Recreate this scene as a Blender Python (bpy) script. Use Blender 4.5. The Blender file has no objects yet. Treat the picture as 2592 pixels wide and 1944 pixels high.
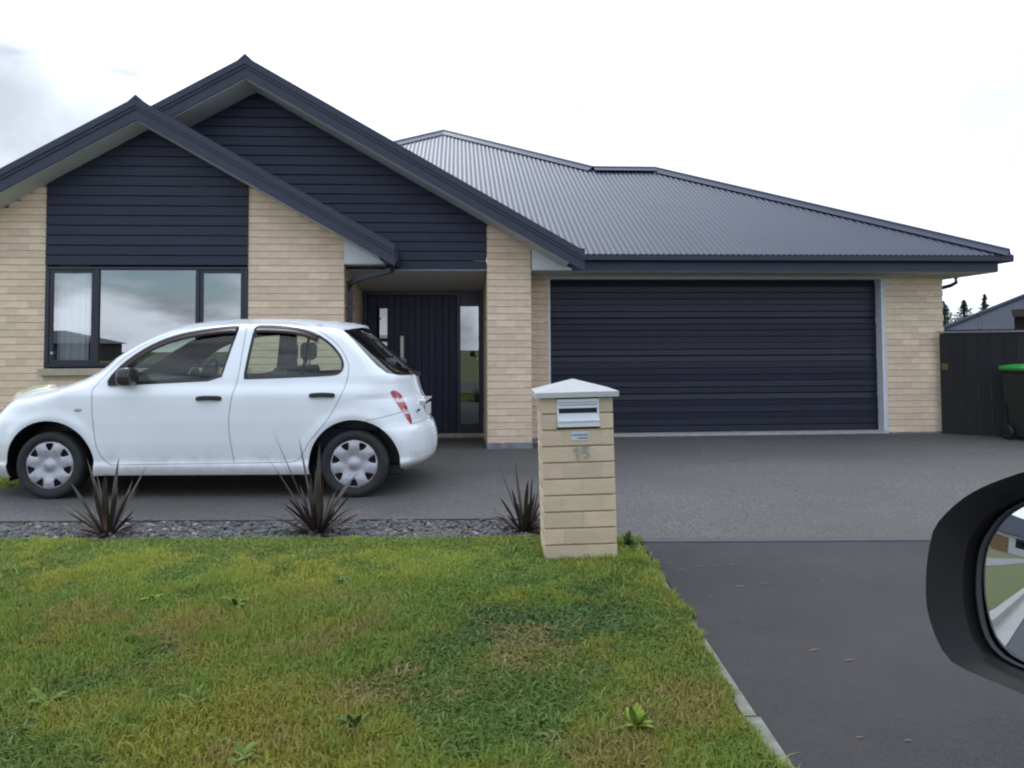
import bpy, bmesh, math, random
import numpy as np
from mathutils import Vector, Matrix
from mathutils.geometry import delaunay_2d_cdt

random.seed(7); rng = np.random.default_rng(7)
R = math.radians
sc = bpy.context.scene
col = sc.collection

# ------------------------------------------------------------------ camera
EYE = 1.22
pitch, roll = R(2.4), R(0.3)
f_ = Vector((0, math.cos(pitch), math.sin(pitch)))
r_ = Vector((1, 0, 0)); u_ = Vector((0, -math.sin(pitch), math.cos(pitch)))
r2 = r_*math.cos(roll) - u_*math.sin(roll); u2 = r_*math.sin(roll) + u_*math.cos(roll)
cd = bpy.data.cameras.new('camera'); cam = bpy.data.objects.new('camera', cd); col.objects.link(cam)
cd.sensor_width = 36; cd.lens = 36*1992/2592; cd.shift_y = -0.0677
cd.clip_start = 0.02; cd.clip_end = 2000
m = Matrix.Identity(4)
for i in range(3):
    m[i][0] = r2[i]; m[i][1] = u2[i]; m[i][2] = -f_[i]
m[2][3] = EYE
cam.matrix_world = m
sc.camera = cam

# ------------------------------------------------------------------ world
SUN_AZ, SUN_EL = R(-24), R(50)          # azimuth from +Y towards +X
sun_dir = Vector((math.sin(SUN_AZ)*math.cos(SUN_EL), math.cos(SUN_AZ)*math.cos(SUN_EL), math.sin(SUN_EL)))
w = bpy.data.worlds.new('World'); sc.world = w; w.use_nodes = True
nt = w.node_tree; N = nt.nodes; L = nt.links
for n in list(N): N.remove(n)
def node(t, **k):
    n = N.new(t)
    for a, b in k.items(): setattr(n, a, b)
    return n
wo = node('ShaderNodeOutputWorld'); bgs = node('ShaderNodeBackground'); bgc = node('ShaderNodeBackground'); mixw = node('ShaderNodeMixShader')
sky = node('ShaderNodeTexSky', sky_type='NISHITA'); sky.sun_disc = False; sky.sun_elevation = SUN_EL; sky.sun_rotation = SUN_AZ; sky.dust_density = 0.0; sky.ozone_density = 4.0
bgs.inputs[1].default_value = 0.15
L.new(sky.outputs[0], bgs.inputs[0])
tc = node('ShaderNodeTexCoord')
nrm = node('ShaderNodeVectorMath', operation='NORMALIZE'); L.new(tc.outputs['Generated'], nrm.inputs[0])
mp = node('ShaderNodeMapping'); mp.inputs['Scale'].default_value = (2.0, 2.0, 6.0); mp.inputs['Location'].default_value = (10.03, 10.79, 2.72)
L.new(nrm.outputs[0], mp.inputs[0])
n1 = node('ShaderNodeTexNoise'); n1.inputs['Scale'].default_value = 2.6; n1.inputs['Detail'].default_value = 7; n1.inputs['Roughness'].default_value = 0.52; n1.inputs['Distortion'].default_value = 0.35
L.new(mp.outputs[0], n1.inputs['Vector'])
n2 = node('ShaderNodeTexNoise'); n2.inputs['Scale'].default_value = 1.9; n2.inputs['Detail'].default_value = 5; n2.inputs['Roughness'].default_value = 0.5
mp2 = node('ShaderNodeMapping'); mp2.inputs['Location'].default_value = (6.13, 11.58, 15.83); mp2.inputs['Scale'].default_value = (1.5, 1.5, 3.4)
L.new(nrm.outputs[0], mp2.inputs[0]); L.new(mp2.outputs[0], n2.inputs['Vector'])
dot = node('ShaderNodeVectorMath', operation='DOT_PRODUCT'); dot.inputs[1].default_value = sun_dir; L.new(nrm.outputs[0], dot.inputs[0])
glow = node('ShaderNodeMapRange'); glow.inputs['From Min'].default_value = -0.6; glow.inputs['From Max'].default_value = 1.0
glow.inputs['From Min'].default_value = 0.0; glow.inputs['To Min'].default_value = 0.0; glow.inputs['To Max'].default_value = 3.6
mxd = node('ShaderNodeMath', operation='MAXIMUM'); mxd.inputs[1].default_value = 0.0; L.new(dot.outputs['Value'], mxd.inputs[0])
pw = node('ShaderNodeMath', operation='POWER'); pw.inputs[1].default_value = 14.0; L.new(mxd.outputs[0], pw.inputs[0]); L.new(pw.outputs[0], glow.inputs['Value'])
# cloud facing the sun is lit from the front and brighter than the backlit cloud below the sun
face = node('ShaderNodeMapRange'); face.inputs['From Min'].default_value = -0.45; face.inputs['From Max'].default_value = 0.8; face.inputs['To Min'].default_value = 2.25; face.inputs['To Max'].default_value = 1.25
L.new(dot.outputs['Value'], face.inputs['Value'])
gsum = node('ShaderNodeMath', operation='ADD'); L.new(glow.outputs[0], gsum.inputs[0]); L.new(face.outputs[0], gsum.inputs[1]); glow = gsum
# two grey cloud banks, edges broken up by noise
n3 = node('ShaderNodeTexNoise'); n3.inputs['Scale'].default_value = 4.5; n3.inputs['Detail'].default_value = 6; n3.inputs['Roughness'].default_value = 0.5; L.new(nrm.outputs[0], n3.inputs['Vector'])
def bank(az, el, r0, r1, depth, prev):
    d_ = node('ShaderNodeVectorMath', operation='DOT_PRODUCT'); d_.inputs[1].default_value = (math.sin(R(az))*math.cos(R(el)), math.cos(R(az))*math.cos(R(el)), math.sin(R(el))); L.new(nrm.outputs[0], d_.inputs[0])
    ad = node('ShaderNodeMath', operation='MULTIPLY_ADD'); ad.inputs[1].default_value = 0.05; L.new(n3.outputs['Fac'], ad.inputs[0]); L.new(d_.outputs['Value'], ad.inputs[2])
    mr = node('ShaderNodeMapRange'); mr.interpolation_type = 'SMOOTHSTEP'; mr.inputs['From Min'].default_value = math.cos(R(r1))+0.025; mr.inputs['From Max'].default_value = math.cos(R(r0))+0.025; mr.inputs['To Min'].default_value = 1.0; mr.inputs['To Max'].default_value = depth
    L.new(ad.outputs[0], mr.inputs['Value'])
    mu = node('ShaderNodeMath', operation='MULTIPLY'); L.new(mr.outputs[0], mu.inputs[0]); L.new(prev, mu.inputs[1]); return mu.outputs[0]
cr = node('ShaderNodeMapRange'); cr.interpolation_type = 'SMOOTHSTEP'
cr.inputs['From Min'].default_value = 0.38; cr.inputs['From Max'].default_value = 0.60; cr.inputs['To Min'].default_value = 0.40; cr.inputs['To Max'].default_value = 1.0
calm = node('ShaderNodeMapRange'); calm.inputs['From Min'].default_value = -0.2; calm.inputs['From Max'].default_value = 0.5; calm.inputs['To Max'].default_value = 0.2; L.new(dot.outputs['Value'], calm.inputs['Value'])
lift = node('ShaderNodeMath', operation='ADD'); L.new(n1.outputs['Fac'], lift.inputs[0]); L.new(calm.outputs[0], lift.inputs[1]); L.new(lift.outputs[0], cr.inputs['Value'])
bk = bank(-35, 17, 4.0, 12.5, 0.52, glow.outputs[0]); bk = bank(35.5, 12.5, 0.3, 5.5, 0.76, bk)
mul = node('ShaderNodeMath', operation='MULTIPLY'); L.new(bk, mul.inputs[0]); L.new(cr.outputs[0], mul.inputs[1])
tint = node('ShaderNodeMix', data_type='RGBA'); tint.inputs['A'].default_value = (0.82, 0.92, 1.10, 1); tint.inputs['B'].default_value = (0.87, 0.955, 1.08, 1)
L.new(cr.outputs[0], tint.inputs['Factor'])
L.new(tint.outputs['Result'], bgc.inputs[0]); L.new(mul.outputs[0], bgc.inputs[1])
cov = node('ShaderNodeMapRange'); cov.interpolation_type = 'SMOOTHSTEP'
cov.inputs['From Min'].default_value = 0.36; cov.inputs['From Max'].default_value = 0.50
L.new(n2.outputs['Fac'], cov.inputs['Value'])
# towards the veiled sun the cloud sheet closes
shut = node('ShaderNodeMapRange'); shut.inputs['From Min'].default_value = -0.1; shut.inputs['From Max'].default_value = 0.45
L.new(dot.outputs['Value'], shut.inputs['Value'])
sepz = node('ShaderNodeSeparateXYZ'); L.new(nrm.outputs[0], sepz.inputs[0])
low = node('ShaderNodeMapRange'); low.inputs['From Min'].default_value = 0.0; low.inputs['From Max'].default_value = 0.05; low.inputs['To Min'].default_value = 1; low.inputs['To Max'].default_value = 0; L.new(sepz.outputs[2], low.inputs['Value'])
mx0 = node('ShaderNodeMath', operation='MAXIMUM'); L.new(shut.outputs[0], mx0.inputs[0]); L.new(low.outputs[0], mx0.inputs[1]); shut = mx0
mx = node('ShaderNodeMath', operation='MAXIMUM'); L.new(cov.outputs[0], mx.inputs[0]); L.new(shut.outputs[0], mx.inputs[1])
L.new(mx.outputs[0], mixw.inputs[0]); L.new(bgs.outputs[0], mixw.inputs[1]); L.new(bgc.outputs[0], mixw.inputs[2]); L.new(mixw.outputs[0], wo.inputs[0])

sl = bpy.data.lights.new('sun', 'SUN'); sl.energy = 0.7; sl.angle = R(12); sl.color = (1, 0.96, 0.9)
so = bpy.data.objects.new('sun', sl); col.objects.link(so); so.rotation_euler = (-sun_dir).to_track_quat('-Z', 'Y').to_euler(); so.location = (0, 0, 30)
sc.view_settings.view_transform = 'Standard'; sc.view_settings.look = 'None'; sc.view_settings.exposure = 0; sc.view_settings.gamma = 1
sc.view_settings.use_curve_mapping = False
sc.render.engine = 'CYCLES'
sc.cycles.max_bounces = 8; sc.cycles.transparent_max_bounces = 12; sc.cycles.caustics_reflective = False; sc.cycles.caustics_refractive = False
sc.cycles.use_denoising = True
sc.cycles.pixel_filter_type = 'BLACKMAN_HARRIS'; sc.cycles.filter_width = 2.1

# ------------------------------------------------------------------ helpers
def mat(name, c, rough=0.6, metal=0.0, var=0.0, scale=8.0, c2=None, bump=0.0, bscale=60.0, coat=0.0, objvar=0.0, spec=0.5, stretch=None, detail=5, attr=None):
    m = bpy.data.materials.new(name); m.use_nodes = True
    t = m.node_tree; n = t.nodes; l = t.links; b = n['Principled BSDF']
    b.inputs['Roughness'].default_value = rough; b.inputs['Metallic'].default_value = metal
    b.inputs['Coat Weight'].default_value = coat; b.inputs['Coat Roughness'].default_value = 0.06
    b.inputs['Specular IOR Level'].default_value = spec
    base = (c[0], c[1], c[2], 1)
    src = None
    tcn = n.new('ShaderNodeTexCoord')
    vec = tcn.outputs['Object']
    if stretch:
        mpn = n.new('ShaderNodeMapping'); mpn.inputs['Scale'].default_value = stretch; l.new(vec, mpn.inputs[0]); vec = mpn.outputs[0]
    if attr:
        a = n.new('ShaderNodeAttribute'); a.attribute_name = attr; src = a.outputs['Color']
    if var or c2:
        nz = n.new('ShaderNodeTexNoise'); nz.inputs['Scale'].default_value = scale; nz.inputs['Detail'].default_value = detail; nz.inputs['Roughness'].default_value = 0.6
        l.new(vec, nz.inputs['Vector'])
        ramp = n.new('ShaderNodeMapRange'); ramp.inputs['From Min'].default_value = 0.3; ramp.inputs['From Max'].default_value = 0.7
        l.new(nz.outputs['Fac'], ramp.inputs['Value'])
        mixn = n.new('ShaderNodeMix'); mixn.data_type = 'RGBA'
        lo = c2 or [x*(1-var) for x in c]; hi = c if c2 else [x*(1+var) for x in c]
        mixn.inputs['A'].default_value = (*lo, 1); mixn.inputs['B'].default_value = (*hi, 1)
        l.new(ramp.outputs[0], mixn.inputs['Factor']); src = mixn.outputs['Result']
    if objvar:
        oi = n.new('ShaderNodeObjectInfo')
        hs = n.new('ShaderNodeHueSaturation')
        mr = n.new('ShaderNodeMapRange'); mr.inputs['To Min'].default_value = 1-objvar; mr.inputs['To Max'].default_value = 1+objvar*0.8
        l.new(oi.outputs['Random'], mr.inputs['Value']); l.new(mr.outputs[0], hs.inputs['Value'])
        m2 = n.new('ShaderNodeMath'); m2.operation = 'FRACT'; m3 = n.new('ShaderNodeMath'); m3.operation = 'MULTIPLY'; m3.inputs[1].default_value = 17.31
        l.new(oi.outputs['Random'], m3.inputs[0]); l.new(m3.outputs[0], m2.inputs[0])
        mr2 = n.new('ShaderNodeMapRange'); mr2.inputs['To Min'].default_value = 0.485; mr2.inputs['To Max'].default_value = 0.508
        l.new(m2.outputs[0], mr2.inputs['Value']); l.new(mr2.outputs[0], hs.inputs['Hue'])
        if src is None: hs.inputs['Color'].default_value = base
        else: l.new(src, hs.inputs['Color'])
        src = hs.outputs[0]
    if src is None: b.inputs['Base Color'].default_value = base
    else: l.new(src, b.inputs['Base Color'])
    if bump:
        nb = n.new('ShaderNodeTexNoise'); nb.inputs['Scale'].default_value = bscale; nb.inputs['Detail'].default_value = 4; l.new(vec, nb.inputs['Vector'])
        bp = n.new('ShaderNodeBump'); bp.inputs['Strength'].default_value = bump; bp.inputs['Distance'].default_value = 0.01
        l.new(nb.outputs['Fac'], bp.inputs['Height']); l.new(bp.outputs[0], b.inputs['Normal'])
    return m

def glass(name, tintc, refl=0.12, ior=1.5, rough=0.0, maxr=1.0):
    m = bpy.data.materials.new(name); m.use_nodes = True
    t = m.node_tree; n = t.nodes; l = t.links; n.clear()
    o = n.new('ShaderNodeOutputMaterial'); tr = n.new('ShaderNodeBsdfTransparent'); gl = n.new('ShaderNodeBsdfGlossy'); mx_ = n.new('ShaderNodeMixShader')
    tr.inputs[0].default_value = (*tintc, 1); gl.inputs['Roughness'].default_value = rough
    fr = n.new('ShaderNodeLayerWeight'); fr.inputs['Blend'].default_value = 0.5
    mr = n.new('ShaderNodeMath'); mr.operation = 'POWER'; mr.inputs[1].default_value = 3.0; l.new(fr.outputs['Facing'], mr.inputs[0])
    mr2 = n.new('ShaderNodeMapRange'); mr2.inputs['To Min'].default_value = refl; mr2.inputs['To Max'].default_value = maxr; l.new(mr.outputs[0], mr2.inputs['Value'])
    l.new(mr2.outputs[0], mx_.inputs[0]); l.new(tr.outputs[0], mx_.inputs[1]); l.new(gl.outputs[0], mx_.inputs[2]); l.new(mx_.outputs[0], o.inputs[0])
    return m

class MB:
    def __init__(s): s.v = []; s.f = []; s.mi = []
    def add(s, vs, fs, mi=0):
        b = len(s.v); s.v += [tuple(p) for p in vs]
        for f in fs: s.f.append(tuple(b+i for i in f)); s.mi.append(mi)
        return s
    def box(s, x0, x1, y0, y1, z0, z1, mi=0):
        vs = [(x, y, z) for x in (x0, x1) for y in (y0, y1) for z in (z0, z1)]
        return s.add(vs, [(0,1,3,2),(4,6,7,5),(0,4,5,1),(2,3,7,6),(0,2,6,4),(1,5,7,3)], mi)
    def cbox(s, x0, x1, y0, y1, z0, z1, b=0.004, mi=0):   # box with chamfered edges
        bm = bmesh.new(); bmesh.ops.create_cube(bm, size=1)
        for v in bm.verts:
            v.co = Vector((x0 if v.co.x < 0 else x1, y0 if v.co.y < 0 else y1, z0 if v.co.z < 0 else z1))
        bmesh.ops.bevel(bm, geom=bm.edges[:], offset=b, segments=1, affect='EDGES')
        bm.verts.index_update()
        s.add([v.co[:] for v in bm.verts], [[v.index for v in f.verts] for f in bm.faces], mi); bm.free(); return s
    def prism(s, poly, a0, a1, axis='y', mi=0):           # poly in the other two axes
        k = len(poly)
        if axis == 'y': P = lambda p, a: (p[0], a, p[1])
        elif axis == 'x': P = lambda p, a: (a, p[0], p[1])
        else: P = lambda p, a: (p[0], p[1], a)
        vs = [P(p, a0) for p in poly] + [P(p, a1) for p in poly]
        fs = [tuple(range(k)), tuple(range(2*k-1, k-1, -1))] + [(i, (i+1) % k, k+(i+1) % k, k+i) for i in range(k)]
        return s.add(vs, fs, mi)
    def tube(s, pts, r, n=8, mi=0, cap=True, sq=False):
        pts = [Vector(p) for p in pts]; rings = []
        for i, p in enumerate(pts):
            d = (pts[min(i+1, len(pts)-1)] - pts[max(i-1, 0)]).normalized()
            a = d.cross(Vector((0, 0, 1)) if abs(d.z) < 0.95 else Vector((1, 0, 0))).normalized(); b = d.cross(a)
            rr = r[i] if isinstance(r, (list, tuple)) else r
            off = math.pi/4 if sq else 0
            rings.append([p + a*rr*math.cos(off+2*math.pi*k/n) + b*rr*math.sin(off+2*math.pi*k/n) for k in range(n)])
        vs = [q for g in rings for q in g]; fs = []
        for i in range(len(pts)-1):
            for k in range(n): fs.append((i*n+k, i*n+(k+1) % n, (i+1)*n+(k+1) % n, (i+1)*n+k))
        if cap: fs += [tuple(range(n-1, -1, -1)), tuple(range((len(pts)-1)*n, len(pts)*n))]
        return s.add(vs, fs, mi)
    def lathe(s, prof, n=40, axis='y', c=(0, 0, 0), mi=0):  # prof: (r, a)
        vs = []; k = len(prof)
        for i in range(n):
            t = 2*math.pi*i/n
            for r, a in prof:
                if axis == 'y': vs.append((c[0]+r*math.cos(t), c[1]+a, c[2]+r*math.sin(t)))
                else: vs.append((c[0]+r*math.cos(t), c[1]+r*math.sin(t), c[2]+a))
        fs = [(i*k+j, i*k+j+1, ((i+1) % n)*k+j+1, ((i+1) % n)*k+j) for i in range(n) for j in range(k-1)]
        return s.add(vs, fs, mi)
    def mesh(s, name, mats, smooth=False, recalc=True):
        me = bpy.data.meshes.new(name); me.from_pydata(s.v, [], s.f)
        for q in (mats if isinstance(mats, (list, tuple)) else [mats]): me.materials.append(q)
        if any(s.mi): me.polygons.foreach_set('material_index', s.mi)
        if recalc:
            bm = bmesh.new(); bm.from_mesh(me); bmesh.ops.recalc_face_normals(bm, faces=bm.faces[:]); bm.to_mesh(me); bm.free()
        if smooth: me.polygons.foreach_set('use_smooth', [True]*len(me.polygons))
        me.update(); return me
    def build(s, name, mats, parent=None, smooth=False, recalc=True):
        return link(name, s.mesh(name, mats, smooth, recalc), parent)

def link(name, me, parent=None, loc=None):
    o = bpy.data.objects.new(name, me); col.objects.link(o)
    if parent: o.parent = parent
    if loc: o.location = loc
    return o
def tag(o, label, cat, group=None):
    o['label'] = label; o['category'] = cat
    if group: o['group'] = group
    return o
def thing(name, label, cat, loc=(0, 0, 0), rz=0.0, group=None):
    o = bpy.data.objects.new(name, None); col.objects.link(o); o.location = loc; o.rotation_euler = (0, 0, rz); o.empty_display_size = 0.2
    return tag(o, label, cat, group)
def kind(o, k): o['kind'] = k; return o
def shade_auto(o, ang=35):
    me = o.data; me.polygons.foreach_set('use_smooth', [True]*len(me.polygons))
    bm = bmesh.new(); bm.from_mesh(me)
    for e in bm.edges:
        if len(e.link_faces) == 2 and e.calc_face_angle(0) > R(ang): e.smooth = False
    bm.to_mesh(me); bm.free(); return o
def np_mesh(name, V, Fidx, mats, colors=None, smooth=False, nper=3):
    me = bpy.data.meshes.new(name); nv = len(V); nf = len(Fidx)
    me.vertices.add(nv); me.vertices.foreach_set('co', np.asarray(V, np.float32).ravel())
    me.loops.add(nf*nper); me.loops.foreach_set('vertex_index', np.asarray(Fidx, np.int32).ravel())
    me.polygons.add(nf); me.polygons.foreach_set('loop_start', np.arange(0, nf*nper, nper, dtype=np.int32))
    if smooth: me.polygons.foreach_set('use_smooth', np.ones(nf, bool))
    if colors is not None:
        a = me.color_attributes.new('tone', 'FLOAT_COLOR', 'POINT')
        c4 = np.ones((nv, 4), np.float32); c4[:, :3] = colors; a.data.foreach_set('color', c4.ravel())
    me.materials.append(mats); me.update(calc_edges=True); return me
def vnoise(x, y, seed, s):
    g = np.random.default_rng(seed).random((256, 256)); x = np.asarray(x)*s+100; y = np.asarray(y)*s+100
    xi = np.floor(x).astype(int); yi = np.floor(y).astype(int); fx = x-xi; fy = y-yi; fx = fx*fx*(3-2*fx); fy = fy*fy*(3-2*fy)
    a = g[xi % 256, yi % 256]; b = g[(xi+1) % 256, yi % 256]; c = g[xi % 256, (yi+1) % 256]; d = g[(xi+1) % 256, (yi+1) % 256]
    return (a*(1-fx)+b*fx)*(1-fy)+(c*(1-fx)+d*fx)*fy
def fbm(x, y, seed, s): return (vnoise(x, y, seed, s)+0.5*vnoise(x, y, seed+1, 2*s)+0.25*vnoise(x, y, seed+2, 4*s))/1.75
def sstep(x, a, b):
    t = np.clip((x-a)/(b-a), 0, 1); return t*t*(3-2*t)

# ------------------------------------------------------------------ materials
BRICK = mat('brick_clay', (0.725, 0.575, 0.42), 0.85, var=0.09, scale=9, bump=0.35, bscale=90, objvar=0.11, stretch=(1, 1, 3))
BRICKS = mat('brick_clay_plain', (0.69, 0.545, 0.405), 0.85, var=0.12, scale=7, bump=0.35, bscale=90, stretch=(1, 1, 3))
MORTAR = mat('mortar', (0.52, 0.42, 0.28), 0.95, var=0.1, scale=20)
PLASTER = mat('footing_plaster', (0.30, 0.31, 0.34), 0.9, c2=(0.14, 0.14, 0.16), scale=9, bump=0.5, bscale=25)
CLAD = mat('dark_cladding_paint', (0.022, 0.0245, 0.048), 0.5, spec=0.3, var=0.12, scale=4, objvar=0.06)
DOORM = mat('garage_door_paint', (0.0125, 0.014, 0.029), 0.42, spec=0.33, var=0.10, scale=3, objvar=0.05)
DARKM = mat('dark_trim_paint', (0.019, 0.020, 0.034), 0.42, var=0.08, scale=5)
FASC = mat('fascia_paint', (0.031, 0.035, 0.060), 0.45, spec=0.35, var=0.12, scale=6, stretch=(1, 1, 4))
ROOF = mat('roof_steel_paint', (0.034, 0.039, 0.070), 0.42, var=0.10, scale=1.2, spec=0.27)
SOFF = mat('soffit_paint', (0.52, 0.53, 0.53), 0.8, var=0.04, scale=3)
WHITE = mat('white_trim_paint', (0.62, 0.65, 0.68), 0.5, var=0.04, scale=6)
SILLM = mat('sill_brick', (0.40, 0.35, 0.27), 0.85, var=0.14, scale=10, bump=0.3, bscale=70)
CONC = mat('pale_concrete', (0.36, 0.355, 0.33), 0.85, var=0.14, scale=12, bump=0.3, bscale=80)
STEEL = mat('brushed_steel', (0.62, 0.62, 0.62), 0.3, metal=0.9)
BLACK = mat('black_plastic', (0.012, 0.012, 0.014), 0.45)
VOID = mat('light_block_dark', (0.02, 0.019, 0.018), 0.9)  # for the added slabs that keep sky light out of the house
CURT = mat('white_curtain', (0.82, 0.84, 0.86), 0.9)
WGLASS = glass('window_glass', (0.78, 0.82, 0.82), refl=0.34)
DGLASS = glass('door_glass', (0.45, 0.48, 0.5), refl=0.30)
CGLASS = glass('car_glass', (0.80, 0.88, 0.82), refl=0.05, maxr=0.9)
RGLASS = glass('rear_glass', (0.30, 0.34, 0.30), refl=0.05, maxr=0.9)

PHI = R(4.0)
house = thing('brick_house', 'long single storey house of cream brick with dark gables, dark roof and wide garage door', 'house', (0, 0, 0), PHI)
EV = Vector((-math.sin(PHI), math.cos(PHI), 0)); EU = Vector((math.cos(PHI), math.sin(PHI), 0))
def HW(u, v, z): return EU*u + EV*v + Vector((0, 0, z))
def project(p):
    d = Vector(p) - Vector((0, 0, EYE)); z = d.dot(f_)
    return 1296+1992*d.dot(r2)/z, 796.5-1992*d.dot(u2)/z

# ------------------------------------------------------------------ ground
def dip(x, y):
    g = sstep(x, -2.4, -1.5)*(1-sstep(x, 0.5, 1.3))
    return -g*(0.055*sstep(y, 8.3, 9.9)+0.045*sstep(y, 9.9, 11.6))
def grid_sheet(name, xs, ys, zf, m, keep=None):
    X, Y = np.meshgrid(xs, ys, indexing='ij'); Z = zf(X, Y); V = np.stack([X, Y, Z], -1).reshape(-1, 3); k = len(ys)
    i, j = np.meshgrid(np.arange(len(xs)-1), np.arange(k-1), indexing='ij'); a = (i*k+j).ravel()
    Fq = np.stack([a, a+k, a+k+1, a+1], -1)
    if keep is not None: Fq = Fq[keep(V[Fq].mean(1))]
    o = link(name, np_mesh(name, V, Fq, m, smooth=True, nper=4)); return kind(o, 'structure')

EARTH = mat('far_lawn', (0.085, 0.105, 0.03), 0.95, c2=(0.12, 0.115, 0.04), scale=0.8)
b = MB(); b.add([(-400, -400, -0.11), (400, -400, -0.11), (400, 400, -0.11), (-400, 400, -0.11)], [(0, 1, 2, 3)])
g = b.build('ground', EARTH, recalc=False); kind(g, 'structure')

AGG = bpy.data.materials.new('exposed_aggregate'); AGG.use_nodes = True
def speckle(mt, c1, c2, c3, big=0.7, fine=260.0, rough=0.85, bump=0.4, blot=None, patch=0.5):
    t = mt.node_tree; n = t.nodes; l = t.links; bs = n['Principled BSDF']; bs.inputs['Roughness'].default_value = rough; bs.inputs['Specular IOR Level'].default_value = 0.3
    tcn = n.new('ShaderNodeTexCoord')
    vo = n.new('ShaderNodeTexVoronoi'); vo.inputs['Scale'].default_value = fine; l.new(tcn.outputs['Object'], vo.inputs['Vector'])
    sp = n.new('ShaderNodeSeparateColor'); l.new(vo.outputs['Color'], sp.inputs[0])
    mr = n.new('ShaderNodeMapRange'); mr.interpolation_type = 'SMOOTHSTEP'; mr.inputs['From Min'].default_value = 0.15; mr.inputs['From Max'].default_value = 0.95; l.new(sp.outputs[0], mr.inputs['Value'])
    mixa = n.new('ShaderNodeMix'); mixa.data_type = 'RGBA'; mixa.inputs['A'].default_value = (*c1, 1); mixa.inputs['B'].default_value = (*c2, 1); l.new(mr.outputs[0], mixa.inputs['Factor'])
    nz = n.new('ShaderNodeTexNoise'); nz.inputs['Scale'].default_value = big; nz.inputs['Detail'].default_value = 8; nz.inputs['Roughness'].default_value = 0.65; l.new(tcn.outputs['Object'], nz.inputs['Vector'])
    mr2 = n.new('ShaderNodeMapRange'); mr2.inputs['From Min'].default_value = 0.35; mr2.inputs['From Max'].default_value = 0.7; mr2.inputs['To Max'].default_value = patch; l.new(nz.outputs['Fac'], mr2.inputs['Value'])
    mixb = n.new('ShaderNodeMix'); mixb.data_type = 'RGBA'; l.new(mixa.outputs['Result'], mixb.inputs['A']); mixb.inputs['B'].default_value = (*c3, 1); l.new(mr2.outputs[0], mixb.inputs['Factor'])
    l.new(mixb.outputs['Result'], bs.inputs['Base Color'])
    bp = n.new('ShaderNodeBump'); bp.inputs['Strength'].default_value = bump; bp.inputs['Distance'].default_value = 0.004; l.new(vo.outputs['Distance'], bp.inputs['Height']); l.new(bp.outputs[0], bs.inputs['Normal'])
speckle(AGG, (0.062, 0.060, 0.062), (0.162, 0.155, 0.154), (0.080, 0.075, 0.070), fine=120, big=0.6, patch=0.8)
ASPH = bpy.data.materials.new('asphalt_fine'); ASPH.use_nodes = True
speckle(ASPH, (0.024, 0.023, 0.0255), (0.043, 0.040, 0.044), (0.056, 0.051, 0.050), big=0.7, fine=220, patch=1.0)
ROADM = bpy.data.materials.new('road_seal'); ROADM.use_nodes = True
speckle(ROADM, (0.06, 0.06, 0.062), (0.11, 0.11, 0.112), (0.085, 0.085, 0.085), fine=80)
SOIL = mat('lawn_soil', (0.105, 0.130, 0.030), 0.95, c2=(0.10, 0.095, 0.036), scale=2.5, detail=9, bump=0.6, bscale=60)
NIB = mat('slate_concrete', (0.058, 0.061, 0.074), 0.8, var=0.15, scale=9)

LEFT_EDGE = -4.47
def zdrive(x, y): return 0.004 + dip(x, y)
xs = np.unique(np.concatenate([np.arange(LEFT_EDGE, 10.5, 0.15), [0.62, LEFT_EDGE]])); ys = np.unique(np.concatenate([np.arange(5.065, 14.0, 0.15), [5.66]]))
drive = grid_sheet('driveway', xs, ys, zdrive, AGG, keep=lambda c: ~((c[:, 0] < 0.62) & (c[:, 1] < 5.66)))
b = MB(); b.box(LEFT_EDGE, 0.62, 5.662, 5.72, -0.10, 0.002)
kind(b.build('driveway_edging', AGG), 'structure')
b = MB(); b.box(0.62, 10.4, 4.965, 5.065, -0.08, 0.006)
kind(b.build('driveway_edging', NIB), 'structure')
b = MB(); b.add([(0.80, 1.72, 0.0), (10.4, 1.72, 0.0), (10.4, 5.02, 0.0), (0.80, 5.02, 0.0)], [(0, 1, 2, 3)])
kind(b.build('asphalt_crossing', ASPH, recalc=False), 'structure')
b = MB(); 
yy = 1.75
while yy < 4.95:
    ln = 0.9 + random.uniform(-.05, .05); x_ = 0.80 - 0.02*(yy-2.3)/2.6
    b.box(x_-0.045+random.uniform(-.004, .004), x_+random.uniform(-.003, .003), yy, min(yy+ln-0.006, 4.97), -0.08, 0.012+random.uniform(-.003, .002)); yy += ln
kind(b.build('path_edging', mat('worn_edging', (0.22, 0.22, 0.195), 0.9, c2=(0.10, 0.11, 0.07), scale=14, bump=0.4, bscale=50)), 'structure')
b = MB(); b.add([(-120, 1.62, 0.0), (0.78, 1.62, 0.0), (0.78, 5.04, 0.0), (-120, 5.04, 0.0)], [(0, 1, 2, 3)])
b.add([(-120, 5.04, 0.0), (-8, 5.04, 0.0), (-8, 60, 0.0), (-120, 60, 0.0)], [(0, 1, 2, 3)])
b.add([(-8, 5.66, 0.0), (LEFT_EDGE, 5.66, 0.0), (LEFT_EDGE, 14, 0.0), (-8, 14, 0.0)], [(0, 1, 2, 3)])
b.add([(10.4, 1.62, 0.0), (120, 1.62, 0.0), (120, 40, 0.0), (10.4, 40, 0.0)], [(0, 1, 2, 3)])
kind(b.build('lawn', SOIL, recalc=False), 'structure')
b = MB(); b.add([(-8, 5.04, -0.03), (0.62, 5.04, -0.03), (0.62, 5.66, -0.03), (-8, 5.66, -0.03)], [(0, 1, 2, 3)])
kind(b.build('gravel_bed', mat('gravel_base', (0.07, 0.07, 0.072), 0.95, var=0.3, scale=30), recalc=False), 'structure')
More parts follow.
